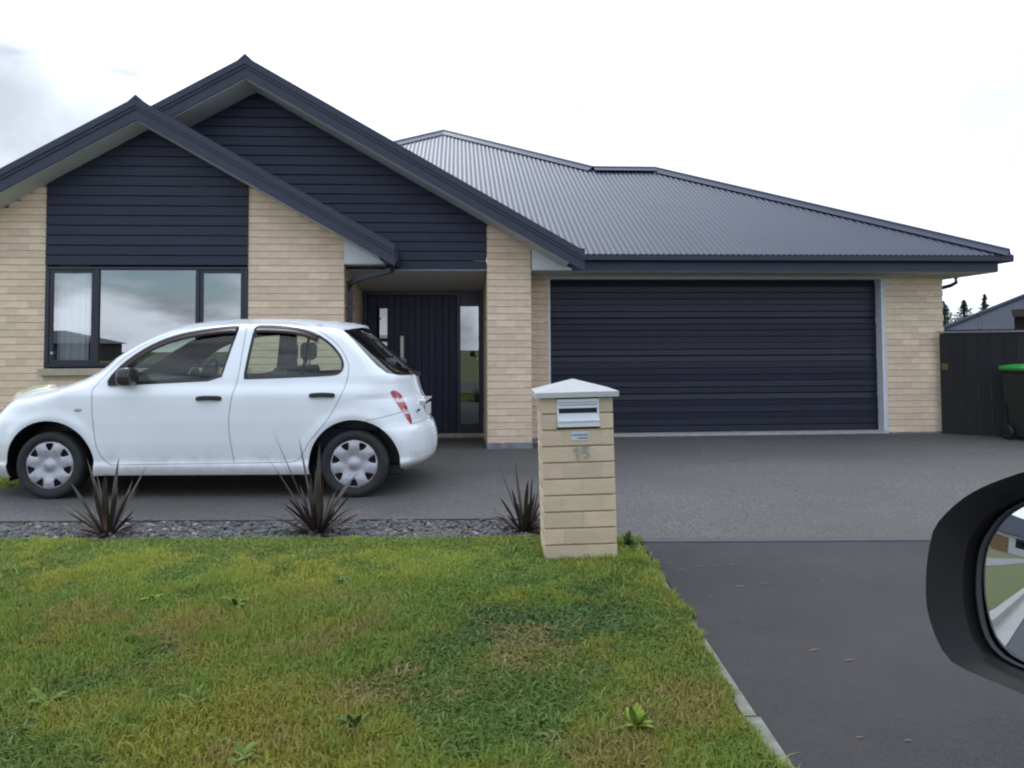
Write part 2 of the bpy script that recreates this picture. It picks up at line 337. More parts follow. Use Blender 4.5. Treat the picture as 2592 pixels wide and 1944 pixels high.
# street beyond the verge (seen in the wing mirror and window glass)
b = MB(); b.add([(-140, -7.5, -0.10), (140, -7.5, -0.10), (140, 1.22, -0.10), (-140, 1.22, -0.10)], [(0, 1, 2, 3)])
kind(b.build('road', ROADM, recalc=False), 'structure')
b = MB()
for k in range(-60, 60):
    b.box(k*1.2, k*1.2+1.19, 1.47, 1.61, -0.12, 0.015)
    b.box(k*1.2, k*1.2+1.19, 1.20, 1.47, -0.14, -0.085)
kind(b.build('kerb', CONC), 'structure')
b = MB(); b.box(-60, -9, 3.5, 4.7, -0.05, 0.02)
kind(b.build('footpath', mat('path_concrete', (0.2, 0.2, 0.21), 0.9, var=0.1, scale=2)), 'structure')

# ------------------------------------------------------------------ house: bricks
CH, BL, JG = 0.086, 0.24, 0.0012
brick_cache = {}
def brick_mesh(ln, h=0.077, dep=0.07):
    key = (round(ln, 3), round(h, 3))
    if key not in brick_cache:
        brick_cache[key] = MB().prism([(0.004, 0), (0, 0.004), (0, h-0.004), (0.004, h), (dep, h), (dep, 0)], 0, key[0]-JG, 'x').mesh('brick', BRICK)
    return brick_cache[key]
walls = {}
def wall_part(label_none, mb): return mb.build('brick_wall', MORTAR, house)
cand = []       # (wall, u, v, z, len)
rest = {}
def car_hides(px, py):
    if px > 1105: return (1352 < px < 1572 and py > 960)
    o = [(-50, 1100), (45, 1027), (127, 980), (252, 947), (318, 893), (434, 833), (550, 812), (700, 806), (921, 830), (1023, 922), (1085, 1060), (1102, 1100)]
    xs_, ys_ = zip(*o); return py > np.interp(px, xs_, ys_)
def lay(wall, u0, u1, v, z0, top, seed, n_max=60):
    rr = random.Random(seed); k = 0
    while True:
        z = z0 + k*CH
        if z > max(top(u0), top(u1), top((u0+u1)/2)): break
        u = u0 - (BL/2 if k % 2 else 0)
        while u < u1-0.02:
            a, e = max(u, u0), min(u+BL, u1)
            if e-a < 0.05: a = e-0.06 if a > u0 else a
            if e-a >= 0.03 and z + 0.02 < max(top(a), top(e)):
                h = 0.077
                cand.append((wall, a, v + rr.uniform(-.0012, .0012), z, e-a, h))
            u += BL
        k += 1
SL = 0.57
wing_soff = lambda u: 3.86 - SL*abs(u+3.71)
back_soff = lambda u: 4.43 - SL*abs(u+2.51)
# mortar cores
mb = MB(); mb.box(-6.045, -4.93, 9.718, 9.84, -0.05, 2.56); mb.prism([(-6.045, 2.5), (-4.88, 2.5), (-4.88, 3.18), (-6.045, 2.52)], 9.718, 9.84)
mb.box(-4.93, -4.885, 9.718, 9.84, -0.05, 3.16); mb.box(-4.885, -2.53, 9.718, 9.84, -0.05, 0.92)
mb.prism([(-2.53, -0.05), (-1.383, -0.05), (-1.383, 2.55), (-2.53, 3.20)], 9.718, 9.84)
mb.box(-1.50, -1.383, 9.84, 12.8, -0.15, 2.30)
W1 = wall_part('', mb)
mb = MB(); mb.prism([(0.388, -0.06), (0.932, -0.06), (0.932, 2.50), (0.388, 2.82)], 9.958, 10.05); mb.box(0.388, 0.932, 10.05, 12.8, -0.15, 2.30)
W2 = wall_part('', mb)
mb = MB(); mb.box(0.932, 1.235, 10.608, 10.75, -0.03, 2.2); W4 = wall_part('', mb)
mb = MB(); mb.box(5.975, 6.812, 10.608, 10.75, -0.03, 2.2); mb.box(6.70, 6.812, 10.75, 17, -0.03, 2.2)
W3 = wall_part('', mb)
lay(W1, -6.045, -4.89, 9.71, 0.0, wing_soff, 1)
lay(W1, -4.89, -2.52, 9.71, 0.0, lambda u: 0.83, 2)
lay(W1, -2.52, -1.375, 9.71, 0.0, wing_soff, 3)
lay(W2, 0.38, 0.94, 9.95, 0.02, back_soff, 4)
lay(W4, 0.945, 1.24, 10.6, 0.0, lambda u: 2.2, 5)
lay(W3, 5.97, 6.82, 10.6, 0.02, lambda u: 2.21, 6)
scored = []
for c in cand:
    px, py = project(HW(c[1]+c[4]/2, c[2], c[3]+0.04))
    px0, _ = project(HW(c[1]+c[4], c[2], c[3]+0.04))
    vis = px0 > 0 and px < 2592 and not car_hides(px, py+8)
    scored.append((0 if vis else 1, -c[4], c))
scored.sort(key=lambda t: t[:2])
for i, (nv, _, c) in enumerate(scored):
    wl, u, v, z, ln, h = c
    if nv == 0 and i < 298:
        o = link('brick', brick_mesh(ln), wl, (u+JG/2, v, z))
    else:
        rest.setdefault(wl.name, (wl, MB()))[1].prism([(v+0.004, z), (v, z+0.004), (v, z+0.073), (v+0.004, z+0.077), (v+0.07, z+0.077), (v+0.07, z)], u+JG/2, u+ln-JG/2, 'x')
# return walls in the porch and house side: small foreshortened bricks joined
def lay_side(mbx, face, v0, v1, z0, z1, sgn):
    k = 0
    while z0+k*CH < z1-0.02:
        z = z0+k*CH; v = v0-(BL/2 if k % 2 else 0)
        while v < v1-0.02:
            a, e = max(v, v0), min(v+BL, v1)
            if e-a > 0.03:
                zt_ = min(z+0.077, z1); mbx.prism([(face+sgn*0.004, z), (face, z+0.004), (face, zt_-0.004), (face+sgn*0.004, zt_), (face+sgn*0.07, zt_), (face+sgn*0.07, z)], a+JG/2, e-JG/2, 'y')
            v += BL
        k += 1
lay_side(rest.setdefault(W1.name, (W1, MB()))[1], -1.375, 9.782, 11.6, -0.10, 2.24, -1)
lay_side(rest.setdefault(W2.name, (W2, MB()))[1], 0.38, 10.022, 11.6, -0.10, 2.18, 1)
lay_side(rest.setdefault(W2.name, (W2, MB()))[1], 0.94, 10.022, 10.6, 0.02, 2.24, -1)
lay_side(rest.setdefault(W3.name, (W3, MB()))[1], 6.82, 10.672, 17.0, 0.02, 2.2, -1)
for wl, mbx in rest.values(): kind(mbx.build('brickwork', BRICKS, wl), 'stuff')
for bx in ((0.372, 0.948, 9.945, 10.6, -0.14, 0.018), (0.948, 1.24, 10.59, 10.66, -0.12, 0.0), (5.98, 6.83, 10.592, 10.66, -0.08, 0.018), (-1.5, -1.37, 9.80, 11.6, -0.2, -0.102), (0.372, 0.5, 10.6, 11.6, -0.2, -0.102)):
    MB().box(*bx).build('footing', PLASTER, house)

# weatherboards
def boards(z0, z1, vface, ul, ur, pitch=0.12):
    cl = link('gable_cladding', MB().prism([(ul(z0), z0), (ur(z0), z0)] + ([(ur(z1), z1)] if ur(z1)-ul(z1) > 0.3 else [((ul(z1)+ur(z1))/2, z1)]) + ([(ul(z1), z1)] if ur(z1)-ul(z1) > 0.3 else []), vface+0.022, vface+0.03).mesh('gable_cladding', DARKM), house)
    z = z0
    while z < z1:
        zt = min(z+pitch, z1)
        a0, a1, b0, b1 = ul(z), ur(z), ul(zt), ur(zt)
        if a1-a0 < 0.08: break
        if b1-b0 < 0.02: b0 = b1 = (b0+b1)/2; b0 -= .01; b1 += .01
        o = MB(); e = 0.012                            # profile: thick bottom edge, groove at top
        rows = [(z, 0.006, a0, a1), (z+0.006, 0.0, a0, a1), (zt-0.012, 0.004, b0, b1), (zt-0.010, 0.017, b0, b1), (zt-0.001, 0.018, b0, b1)]
        vs = [];
        for zz, dv, l_, r__ in rows:
            t = (zz-z)/(zt-z); l2 = a0+(b0-a0)*t; r3 = a1+(b1-a1)*t; vs += [(l2, vface+dv, zz), (r3, vface+dv, zz)]
        k = len(rows); vs += [(x, vface+0.022, zz) for x, y, zz in list(vs)]
        fs = [(2*i, 2*i+1, 2*i+3, 2*i+2) for i in range(k-1)] + [(0, 2*k, 2*k+1, 1)]
        fs += [(2*i, 2*i+2, 2*k+2*i+2, 2*k+2*i) for i in range(k-1)] + [(2*i+1, 2*k+2*i+1, 2*k+2*i+3, 2*i+3) for i in range(k-1)]
        o.add(vs, fs); o.build('weatherboard', CLAD, cl)
        z = zt
    return cl
boards(2.232, 3.87, 9.69, lambda z: max(-4.885, -3.71-(3.89-z)/SL), lambda z: min(-2.53, -3.71+(3.89-z)/SL))
boards(2.205, 4.42, 9.955, lambda z: max(-3.9, -2.51-(4.46-z)/SL) if z > 3.6 else -3.71+(3.6-z)/SL*0.95, lambda z: min(0.375, -2.51+(4.46-z)/SL))

# gable roofs
def gable(uc, zap, hw, v0, v1, barge, name_l, cutl=None):
    lo = lambda d: zap-SL*hw-d
    L_ = uc-hw if cutl is None else cutl; zl = zap-SL*(uc-L_)
    mb = MB()      # roof sheet slab
    mb.prism([(uc, zap), (uc+hw, zap-SL*hw), (uc+hw, zap-SL*hw-0.05), (uc, zap-0.05), (L_, zl-0.05), (L_, zl)], v0+0.02, v1)
    mb.prism([(uc-0.09, zap-SL*0.09+0.012), (uc, zap+0.045), (uc+0.09, zap-SL*0.09+0.012), (uc, zap+0.0)], v0-0.028, v1)
    rf = mb.build('roof', ROOF, house)
    rr_ = MB()
    for sgn, end in ((1, uc+hw), (-1, L_)):
        pass
    def band(d0, d1, va, vb, mtl, nm, par=house):
        q = MB(); q.prism([(uc, zap-d0), (uc+hw, zap-SL*hw-d0), (uc+hw, zap-SL*hw-d1), (uc, zap-d1), (L_, zl-d1), (L_, zl-d0)], va, vb)
        return q.build(nm, mtl, par)
    band(-0.012, 0.075, v0-0.028, v0+0.02, FASC, 'barge_flashing', rf)
    band(0.07, 0.115, v0-0.014, v0+0.02, FASC, 'barge_flashing', rf)
    band(0.112, barge, v0, v0+0.03, FASC, 'barge_board', rf)
    return rf
rf1 = gable(-3.71, 4.13, 2.98, 9.31, 12.5, 0.243, '')
rf2 = gable(-2.51, 4.69, 4.06, 9.45, 14.6, 0.235, '', cutl=-3.60)
def soffit_v(uc, zap, ua, ub, va, vb, d):
    q = MB()
    for a, e in ((ua, uc), (uc, ub)):
        za, ze = zap-SL*abs(a-uc), zap-SL*abs(e-uc)
        q.add([(a, va, za), (e, va, ze), (e, vb, ze), (a, vb, za), (a, va, za+d), (e, va, ze+d), (e, vb, ze+d), (a, vb, za+d)], [(0, 1, 2, 3), (4, 7, 6, 5), (0, 4, 5, 1), (3, 2, 6, 7), (0, 3, 7, 4), (1, 5, 6, 2)])
    return q.build('soffit', SOFF, house)
soffit_v(-3.71, 4.13-0.25, -6.6, -0.92, 9.335, 9.745, 0.02)
soffit_v(-2.51, 4.69-0.245, -3.60, 1.36, 9.475, 9.985, 0.02)
# boxed eave ends and flat eave soffits
mb = MB(); mb.prism([(-1.37, 2.262), (-0.90, 2.262), (-0.90, 2.28), (-1.37, 2.54)], 9.675, 9.69); mb.build('eave_panel', WHITE, house)
mb = MB(); mb.prism([(0.948, 2.218), (1.46, 2.218), (1.46, 2.222), (0.948, 2.485)], 9.915, 9.93); mb.build('eave_panel', WHITE, house)
mb = MB(); mb.box(-1.372, -0.86, 9.675, 11.6, 2.245, 2.262); mb.build('soffit', SOFF, house)
mb = MB(); mb.box(0.945, 7.26, 10.10, 10.62, 2.200, 2.216); mb.box(0.945, 1.46, 9.90, 10.10, 2.200, 2.216); mb.box(6.80, 7.26, 10.62, 17, 2.2, 2.216); mb.build('soffit', SOFF, house)
mb = MB(); mb.box(0.945, 5.965, 10.60, 10.75, 2.150, 2.199); mb.build('garage_head_board', SOFF, house)
# porch ceiling, back
mb = MB(); mb.add([(-1.37, 9.957, 2.203), (0.375, 9.957, 2.203), (0.375, 11.6, 2.05), (-1.37, 11.6, 2.05), (-1.37, 9.957, 2.24), (0.375, 9.957, 2.24), (0.375, 11.6, 2.24), (-1.37, 11.6, 2.24)], [(0, 1, 2, 3), (4, 7, 6, 5), (0, 4, 5, 1), (2, 6, 7, 3), (1, 5, 6, 2), (0, 3, 7, 4)])
mb.build('porch_ceiling', SOFF, house)

# main roof: corrugated front plane, hips, ridge
TP = 0.51; ue, ve, ze = 7.42, 9.98, 2.425
u1, v1r = 3.57, ve+3.85; u2_, v3 = 2.44, ve+3.85+2.72; u3 = u2_-2.72
def vhi(u):
    if u > u1: return ve+(ue-u)
    if u > u2_: return v1r
    if u > u3: return v1r+(u2_-u)
    return max(ve+0.5, v3-(u3-u)*1.05)
nu = int((ue-(-4.2))/0.019); us = np.linspace(-4.2, ue-0.005, nu)
V = []; Fq = []
for i, u in enumerate(us):
    a = 0.0075*math.cos(2*math.pi*u/0.076); vh = vhi(u)
    for v in (ve-0.02, (ve+vh)/2, vh): V.append((u, v, ze+TP*(v-ve)+a))
i = np.arange(nu-1); Fq = np.concatenate([np.stack([3*i, 3*i+3, 3*i+4, 3*i+1], -1), np.stack([3*i+1, 3*i+4, 3*i+5, 3*i+2], -1)])
roof_main = link('corrugated_roof', np_mesh('corrugated_roof', np.array(V), Fq, ROOF, smooth=True, nper=4), house)
pl = lambda u, v: ze+TP*(v-ve)
mb = MB(); zr = pl(0, v1r); zp = pl(0, v3)
mb.add([(ue, ve, ze), (ue, 18, ze), (u1, 18, zr), (u1, v1r, zr)], [(0, 1, 2, 3)])
mb.add([(u1, v1r, zr), (u1, 18, ze+0.2), (u2_, 18, ze+0.2), (u2_, v1r, zr)], [(0, 1, 2, 3)])
mb.add([(u2_, v1r, zr), (u2_, 22, zr), (u3, 22, zp), (u3, v3, zp)], [(0, 1, 2, 3)])
mb.add([(u3, v3, zp), (u3, 22, zp-2), (-7, 22, ze), (-7, ve+4, ze)], [(0, 1, 2, 3)])
mb.build('roof_slope', ROOF, house)
def cap(pts):
    q = MB()
    for a, e in zip(pts[:-1], pts[1:]):
        a, e = Vector(a), Vector(e); d = (e-a).normalized(); s = d.cross(Vector((0, 0, 1))).normalized()
        drop = 0.055
        ring = [s*0.17-Vector((0, 0, drop)), s*0.05+Vector((0, 0, 0.012)), s*0.03+Vector((0, 0, 0.045)), Vector((0, 0, 0.055)), -s*0.03+Vector((0, 0, 0.045)), -s*0.05+Vector((0, 0, 0.012)), -s*0.17-Vector((0, 0, drop))]
        ring = [r0+Vector((0, 0, 0.02)) for r0 in ring]
        vs = [a+r0 for r0 in ring]+[e+r0 for r0 in ring]; k = 7
        q.add(vs, [(j, j+1, k+j+1, k+j) for j in range(6)])
    return q.build('ridge_cap', ROOF, house)
cap([(ue-0.03, ve+0.03, ze+0.015), (u1, v1r, zr)]); cap([(u1, v1r, zr), (u2_, v1r, zr)]); cap([(u2_, v1r, zr), (u3, v3, zp)]); cap([(u3, v3, zp), (-2.4, v3-2.3, zp-1.18)])
# gutter, fascia
gprof = [(9.985, 2.425), (9.975, 2.42), (9.975, 2.345), (9.99, 2.333), (10.10, 2.333), (10.10, 2.345), (9.992, 2.35), (9.992, 2.425)]
mb = MB(); mb.prism(gprof, 1.50, 7.42, 'x'); gt = mb.build('gutter', FASC, house)
mb = MB(); mb.box(7.30, 7.43, 10.0, 17, 2.333, 2.42); mb.build('gutter', FASC, house)
mb = MB(); mb.prism([(10.10, 2.352), (10.085, 2.330), (10.085, 2.206), (10.10, 2.206)], 1.36, 7.275, 'x'); mb.box(7.26, 7.275, 10.1, 17, 2.206, 2.345); mb.box(-0.872, -0.857, 9.36, 11.5, 2.235, 2.37)
mb.build('fascia_board', FASC, house)
mb = MB(); mb.prism([(-0.855, 2.37), (-0.855, 2.22), (-0.725, 2.22), (-0.705, 2.25), (-0.705, 2.385), (-0.72, 2.385), (-0.72, 2.36)], 9.36, 9.94, 'y'); mb.build('gutter', FASC, house)
mb = MB(); mb.prism([(1.45, 2.43), (1.45, 2.33), (1.56, 2.36), (1.56, 2.43)], 9.49, 9.97, 'y'); mb.build('gutter', FASC, house)
# downpipes
mb = MB(); mb.tube([(-0.78, 9.62, 2.225), (-0.80, 9.65, 2.17), (-1.20, 9.80, 2.085), (-1.325, 9.85, 2.03), (-1.325, 9.86, 1.9), (-1.325, 9.86, -0.03)], 0.042, 4, sq=True)
mb.box(-1.372, -1.27, 9.825, 9.845, 1.70, 1.73); dp = mb.build('downpipe', DARKM, house)
mb = MB(); mb.tube([(7.23, 10.92, 2.205), (7.23, 10.92, 2.13), (7.17, 10.95, 2.09), (6.88, 11.15, 2.0), (6.86, 11.2, 1.9), (6.86, 11.2, 0)], 0.037, 4, sq=True); mb.build('downpipe', DARKM, house)

# bedroom window
win = MB(); win.prism([(-4.889, 1.02), (-2.524, 1.02), (-2.524, 1.034), (-4.889, 1.034)], 9.705, 9.79); win = win.build('window', DARKM, house)
for a, e, z0, z1 in ((-4.887, -2.526, 2.178, 2.215), (-4.887, -2.526, 1.034, 1.06), (-4.887, -4.84, 1.06, 2.178), (-2.573, -2.526, 1.06, 2.178), (-4.318, -4.272, 1.06, 2.178), (-3.142, -3.096, 1.06, 2.178)):
    MB().cbox(a, e, 9.70, 9.78, z0, z1, 0.004).build('frame_bar', DARKM, win)
def pane(u0, u1, z0, z1, v, m=WGLASS, par=win, nm='pane'):
    return MB().add([(u0, v, z0), (u1, v, z0), (u1, v, z1), (u0, v, z1)], [(0, 1, 2, 3)]).build(nm, m, par, recalc=False)
def sash(u0, u1, z0, z1, t=0.038):
    q = MB()
    for a, e, zz0, zz1 in ((u0, u1, z1-t, z1), (u0, u1, z0, z0+t), (u0, u0+t, z0+t, z1-t), (u1-t, u1, z0+t, z1-t)): q.cbox(a, e, 9.712, 9.76, zz0, zz1, 0.003)
    o = q.build('sash', DARKM, win); pane(u0+t, u1-t, z0+t, z1-t, 9.73)
sash(-4.838, -4.32, 1.062, 2.176); sash(-3.094, -2.575, 1.062, 2.176)
pane(-4.27, -3.144, 1.062, 2.176, 9.735)
mb = MB(); mb.cbox(-4.81, -4.79, 9.70, 9.715, 1.17, 1.20, .002); mb.build('window_latch', STEEL, win)
mb = MB(); mb.box(-4.93, -2.50, 9.655, 9.82, 0.922, 1.0); mb.build('window_sill', SILLM, house)
mb = MB()
for x in (0,): mb.add([(-4.95, 9.85, 0.6), (-2.45, 9.85, 0.6), (-2.45, 13, 0.6), (-4.95, 13, 0.6), (-4.95, 9.85, 2.4), (-2.45, 9.85, 2.4), (-2.45, 13, 2.4), (-4.95, 13, 2.4)], [(0, 1, 2, 3), (4, 5, 6, 7), (2, 3, 7, 6), (0, 3, 7, 4), (1, 2, 6, 5)])
mb.build('bedroom_lining', mat('room_wall', (0.10, 0.095, 0.09), 0.9), house, recalc=False)
cu = MB(); nn = 48
for i in range(nn+1):
    t = i/nn; u = -4.83+0.36*t; dv = 0.03*math.sin(t*34)+0.012*math.sin(t*81)
    cu.v += [(u, 9.90+dv, 1.02), (u+0.01*math.sin(t*20), 9.90+dv*0.8, 2.3)]
cu.f = [(2*i, 2*i+2, 2*i+3, 2*i+1) for i in range(nn)]; cu.mi = [0]*nn
cu.build('curtain', CURT, win, smooth=True, recalc=False)

# front door
VD = 11.60
fd = MB(); fd.cbox(-1.37, -1.30, VD-0.05, VD+0.03, -0.02, 2.05, .004); fd.cbox(-0.005, 0.05, VD-0.05, VD+0.03, -0.02, 2.05, .004); fd.cbox(0.315, 0.375, VD-0.05, VD+0.03, -0.02, 2.05, .004)
fd.cbox(-1.30, -0.005, VD-0.05, VD+0.03, 1.99, 2.05, .004); fd.cbox(0.05, 0.315, VD-0.05, VD+0.03, 1.83, 2.05, .004); fd.cbox(0.05, 0.315, VD-0.05, VD+0.03, -0.02, 0.12, .004)
fdo = fd.build('front_door', DARKM, house)
uu = -1.295; i = 0
edges = [-1.295, -1.165, -1.015, -0.915, -0.815, -0.715, -0.615, -0.515, -0.415, -0.315, -0.215, -0.115, -0.01]
for a, e in zip(edges[:-1], edges[1:]):
    if abs(a+1.165) < 1e-6:
        q = MB(); q.cbox(a+.002, e-.002, VD-0.03, VD+0.01, 1.80, 1.985, .003); q.cbox(a+.002, e-.002, VD-0.03, VD+0.01, -0.01, 0.4, .003); q.build('plank', CLAD, fdo)
        pane(a+.002, e-.002, 0.4, 1.80, VD-0.012, DGLASS, fdo)
    else: MB().cbox(a+.001, e-.001, VD-0.03, VD+0.01, -0.01, 1.985, .004).build('plank', CLAD, fdo)
pane(0.05, 0.315, 0.12, 1.83, VD-0.03, DGLASS, fdo)
mb = MB(); mb.cbox(-0.825, -0.770, VD-0.10, VD-0.07, 0.93, 1.40, .008); mb.tube([(-0.797, VD-0.08, 1.0), (-0.797, VD-0.03, 1.0)], 0.012, 6); mb.tube([(-0.797, VD-0.08, 1.34), (-0.797, VD-0.03, 1.34)], 0.012, 6)
mb.build('door_handle', mat('satin_handle', (0.66, 0.64, 0.58), 0.4, metal=0.2), fdo)
mb = MB(); mb.box(-1.37, 0.375, VD-0.11, VD+0.02, -0.075, -0.022); mb.build('door_step', SILLM, house)
mb = MB(); mb.box(-1.37, 0.375, VD-0.09, VD+0.02, -0.2, -0.078); mb.build('door_step_base', PLASTER, house)
mb = MB(); mb.box(-1.35, 0.37, VD+0.9, VD+0.92, -0.1, 2.2); mb.box(-1.36, 0.372, VD+0.05, VD+0.92, -0.12, -0.1); mb.build('hallway_lining', mat('hall_wall', (0.06, 0.055, 0.05), 0.9), house)

mb = MB(); mb.box(-1.50, 0.94, 9.99, 12.8, 2.245, 2.30); mb.box(-1.5, 0.94, 12.7, 12.8, -0.15, 2.24); mb.box(0.933, 6.70, 10.83, 10.93, -0.05, 2.45); mb.box(0.95, 6.70, 10.63, 10.83, 2.22, 2.45)
mb.box(-6.0, -1.5, 13.05, 13.15, -0.1, 2.5); mb.build('light_block', VOID, house)  # unseen dark slabs added to stop sky light leaking through the open shell
# garage door: 24 ribbed slats in four sections
gd = MB(); gd.box(1.245, 5.925, 10.785, 10.80, 0.03, 2.15); gd = gd.build('garage_door', DOORM, house)
z0, z1, ns = 0.045, 2.148, 24; hh = (z1-z0)/ns
rs = random.Random(3); lean = [(0.002, 0.0), (0.010, 0.0), (0.0, 0.008), (0.006, 0.0)]
for i in range(ns):
    za = z0+i*hh; s_ = i % 6
    tt = {0: 0.004, 1: 0.001, 2: -0.002, 3: 0.001, 4: -0.004, 5: 0.018}[s_] + rs.uniform(-.004, .004)
    g0 = 0.003 if s_ else 0.011
    vb_, vt_ = 10.755, 10.755+tt
    prof = [(10.785, za+0.001), (10.755+g0, za+0.001), (vb_, za+0.009), (vt_, za+hh-0.006), (10.755+g0, za+hh-0.0005), (10.785, za+hh-0.0005)]
    MB().prism(prof, 1.25, 5.92, 'x').build('slat', DOORM, gd)
mb = MB(); mb.cbox(1.235, 1.262, 10.60, 10.79, 0.0, 2.15, .003); mb.build('garage_door_frame', WHITE, house)
mb = MB(); mb.cbox(5.918, 5.968, 10.60, 10.79, 0.0, 2.15, .003)
mb.cbox(5.955, 5.972, 10.588, 10.62, 0.0, 2.15, .003); mb.build('garage_door_frame', WHITE, house)
mb = MB(); mb.box(1.22, 5.985, 10.60, 10.80, -0.05, 0.040); mb.build('garage_threshold', CONC, house)

# ------------------------------------------------------------------ white hatchback
CAR = mat('white_car_paint', (0.78, 0.815, 0.86), 0.26, var=0.03, scale=2, coat=0.5)
t = CAR.node_tree; n = t.nodes; l = t.links; bs = n['Principled BSDF']; lk = bs.inputs['Base Color'].links[0]; src = lk.from_socket
tcn = n.new('ShaderNodeTexCoord'); sx_ = n.new('ShaderNodeSeparateXYZ'); l.new(tcn.outputs['Object'], sx_.inputs[0])
gz = n.new('ShaderNodeTexNoise'); gz.inputs['Scale'].default_value = 5; gz.inputs['Detail'].default_value = 8; gz.inputs['Roughness'].default_value = 0.7; l.new(tcn.outputs['Object'], gz.inputs['Vector'])
ma = n.new('ShaderNodeMath'); ma.operation = 'MULTIPLY_ADD'; ma.inputs[1].default_value = 0.5; l.new(gz.outputs['Fac'], ma.inputs[0]); l.new(sx_.outputs[2], ma.inputs[2])
mg = n.new('ShaderNodeMapRange'); mg.interpolation_type = 'SMOOTHSTEP'; mg.inputs['From Min'].default_value = 0.42; mg.inputs['From Max'].default_value = 0.68; mg.inputs['To Min'].default_value = 0.5; mg.inputs['To Max'].default_value = 0.0; l.new(ma.outputs[0], mg.inputs['Value'])
mxg = n.new('ShaderNodeMix'); mxg.data_type = 'RGBA'; l.new(mg.outputs[0], mxg.inputs['Factor']); l.new(src, mxg.inputs['A']); mxg.inputs['B'].default_value = (0.34, 0.33, 0.30, 1); l.new(mxg.outputs['Result'], bs.inputs['Base Color'])
mrg = n.new('ShaderNodeMapRange'); mrg.inputs['To Min'].default_value = 0.24; mrg.inputs['To Max'].default_value = 0.8; l.new(mg.outputs[0], mrg.inputs['Value']); l.new(mrg.outputs[0], bs.inputs['Roughness'])
GAPM = mat('panel_gap_primer', (0.30, 0.31, 0.33), 0.7)
CARIN = mat('car_trim_grey', (0.05, 0.052, 0.055), 0.8)
RUB = mat('tyre_rubber', (0.018, 0.018, 0.02), 0.75, var=0.2, scale=12)
HUB = mat('hubcap_silver', (0.42, 0.42, 0.46), 0.38, metal=0.35, var=0.12, scale=14)
RUST = mat('brake_rust', (0.045, 0.028, 0.022), 0.8, var=0.3, scale=20)
VISOR = mat('smoked_visor', (0.026, 0.013, 0.015), 0.35, spec=0.3)
SEAL = mat('window_seal', (0.014, 0.014, 0.016), 0.5)
SEAT = mat('seat_cloth', (0.035, 0.042, 0.06), 0.9)
TAILR = mat('tail_lamp_red', (0.36, 0.015, 0.02), 0.12, coat=0.5)
TAILW = mat('tail_lamp_clear', (0.60, 0.52, 0.55), 0.12, coat=0.5)
HEADL = mat('headlamp_cover', (0.50, 0.48, 0.33), 0.2, coat=0.5)
AMBER = mat('indicator_lens', (0.42, 0.36, 0.36), 0.2)

def smooth_poly(pl_, closed=True, it=2):
    for _ in range(it):
        n = len(pl_); o = []
        rngi = range(n) if closed else range(n-1)
        if not closed: o.append(pl_[0])
        for i in rngi:
            a, b_ = pl_[i], pl_[(i+1) % n]
            o += [(a[0]*.75+b_[0]*.25, a[1]*.75+b_[1]*.25), (a[0]*.25+b_[0]*.75, a[1]*.25+b_[1]*.75)]
        if not closed: o.append(pl_[-1])
        pl_ = o
    return pl_
TOPF = [(-2.05, 0.165), (-2.085, 0.272), (-2.105, 0.371), (-2.10, 0.459), (-2.075, 0.537), (-2.03, 0.637), (-1.965, 0.708), (-1.905, 0.765), (-1.835, 0.815), (-1.77, 0.848), (-1.69, 0.874), (-1.586, 0.897)]
TOPH = [(-1.48, 0.912), (-1.348, 0.942), (-1.243, 0.970), (-1.121, 1.020), (-1.02, 1.078), (-0.919, 1.148), (-0.822, 1.218), (-0.725, 1.285), (-0.628, 1.339), (-0.531, 1.386), (-0.461, 1.416), (-0.39, 1.440), (-0.30, 1.460), (-0.16, 1.478), (0.02, 1.491), (0.163, 1.495), (0.278, 1.497), (0.605, 1.492), (0.799, 1.474), (0.993, 1.454), (1.11, 1.437)]
TOPR = [(1.150, 1.392), (1.277, 1.295), (1.403, 1.185), (1.539, 1.065), (1.60, 1.012), (1.636, 0.971), (1.653, 0.896), (1.679, 0.817), (1.718, 0.753), (1.743, 0.663), (1.761, 0.580), (1.804, 0.531), (1.822, 0.432), (1.822, 0.304), (1.793, 0.241), (1.70, 0.185), (1.62, 0.150), (1.56, 0.14)]
TOPR = smooth_poly(TOPR, False, 1); TOP = TOPF+TOPH+TOPR
tx, tz = np.array([p[0] for p in TOP]), np.array([p[1] for p in TOP])
iF = int(np.argmin(tx)); iR = int(np.argmax(tx))+1
kx = 2.2
WZ = ([0.1, 0.17, 0.20, 0.24, 0.278, 0.296, 0.33, 0.45, 0.62, 0.76, 0.845, 0.88, 0.925, 1.0, 1.1, 1.2, 1.3, 1.4, 1.5], [0.735, 0.775, 0.797, 0.812, 0.814, 0.797, 0.797, 0.817, 0.832, 0.836, 0.835, 0.822, 0.797, 0.778, 0.745, 0.708, 0.668, 0.622, 0.57])
_zg = np.linspace(0.0, 1.7, 341); _wg = np.interp(_zg, *WZ); _k = np.exp(-(np.arange(-12, 13)/2.2)**2); _k /= _k.sum()
_wg = np.convolve(np.pad(_wg, 12, mode='edge'), _k, mode='valid')
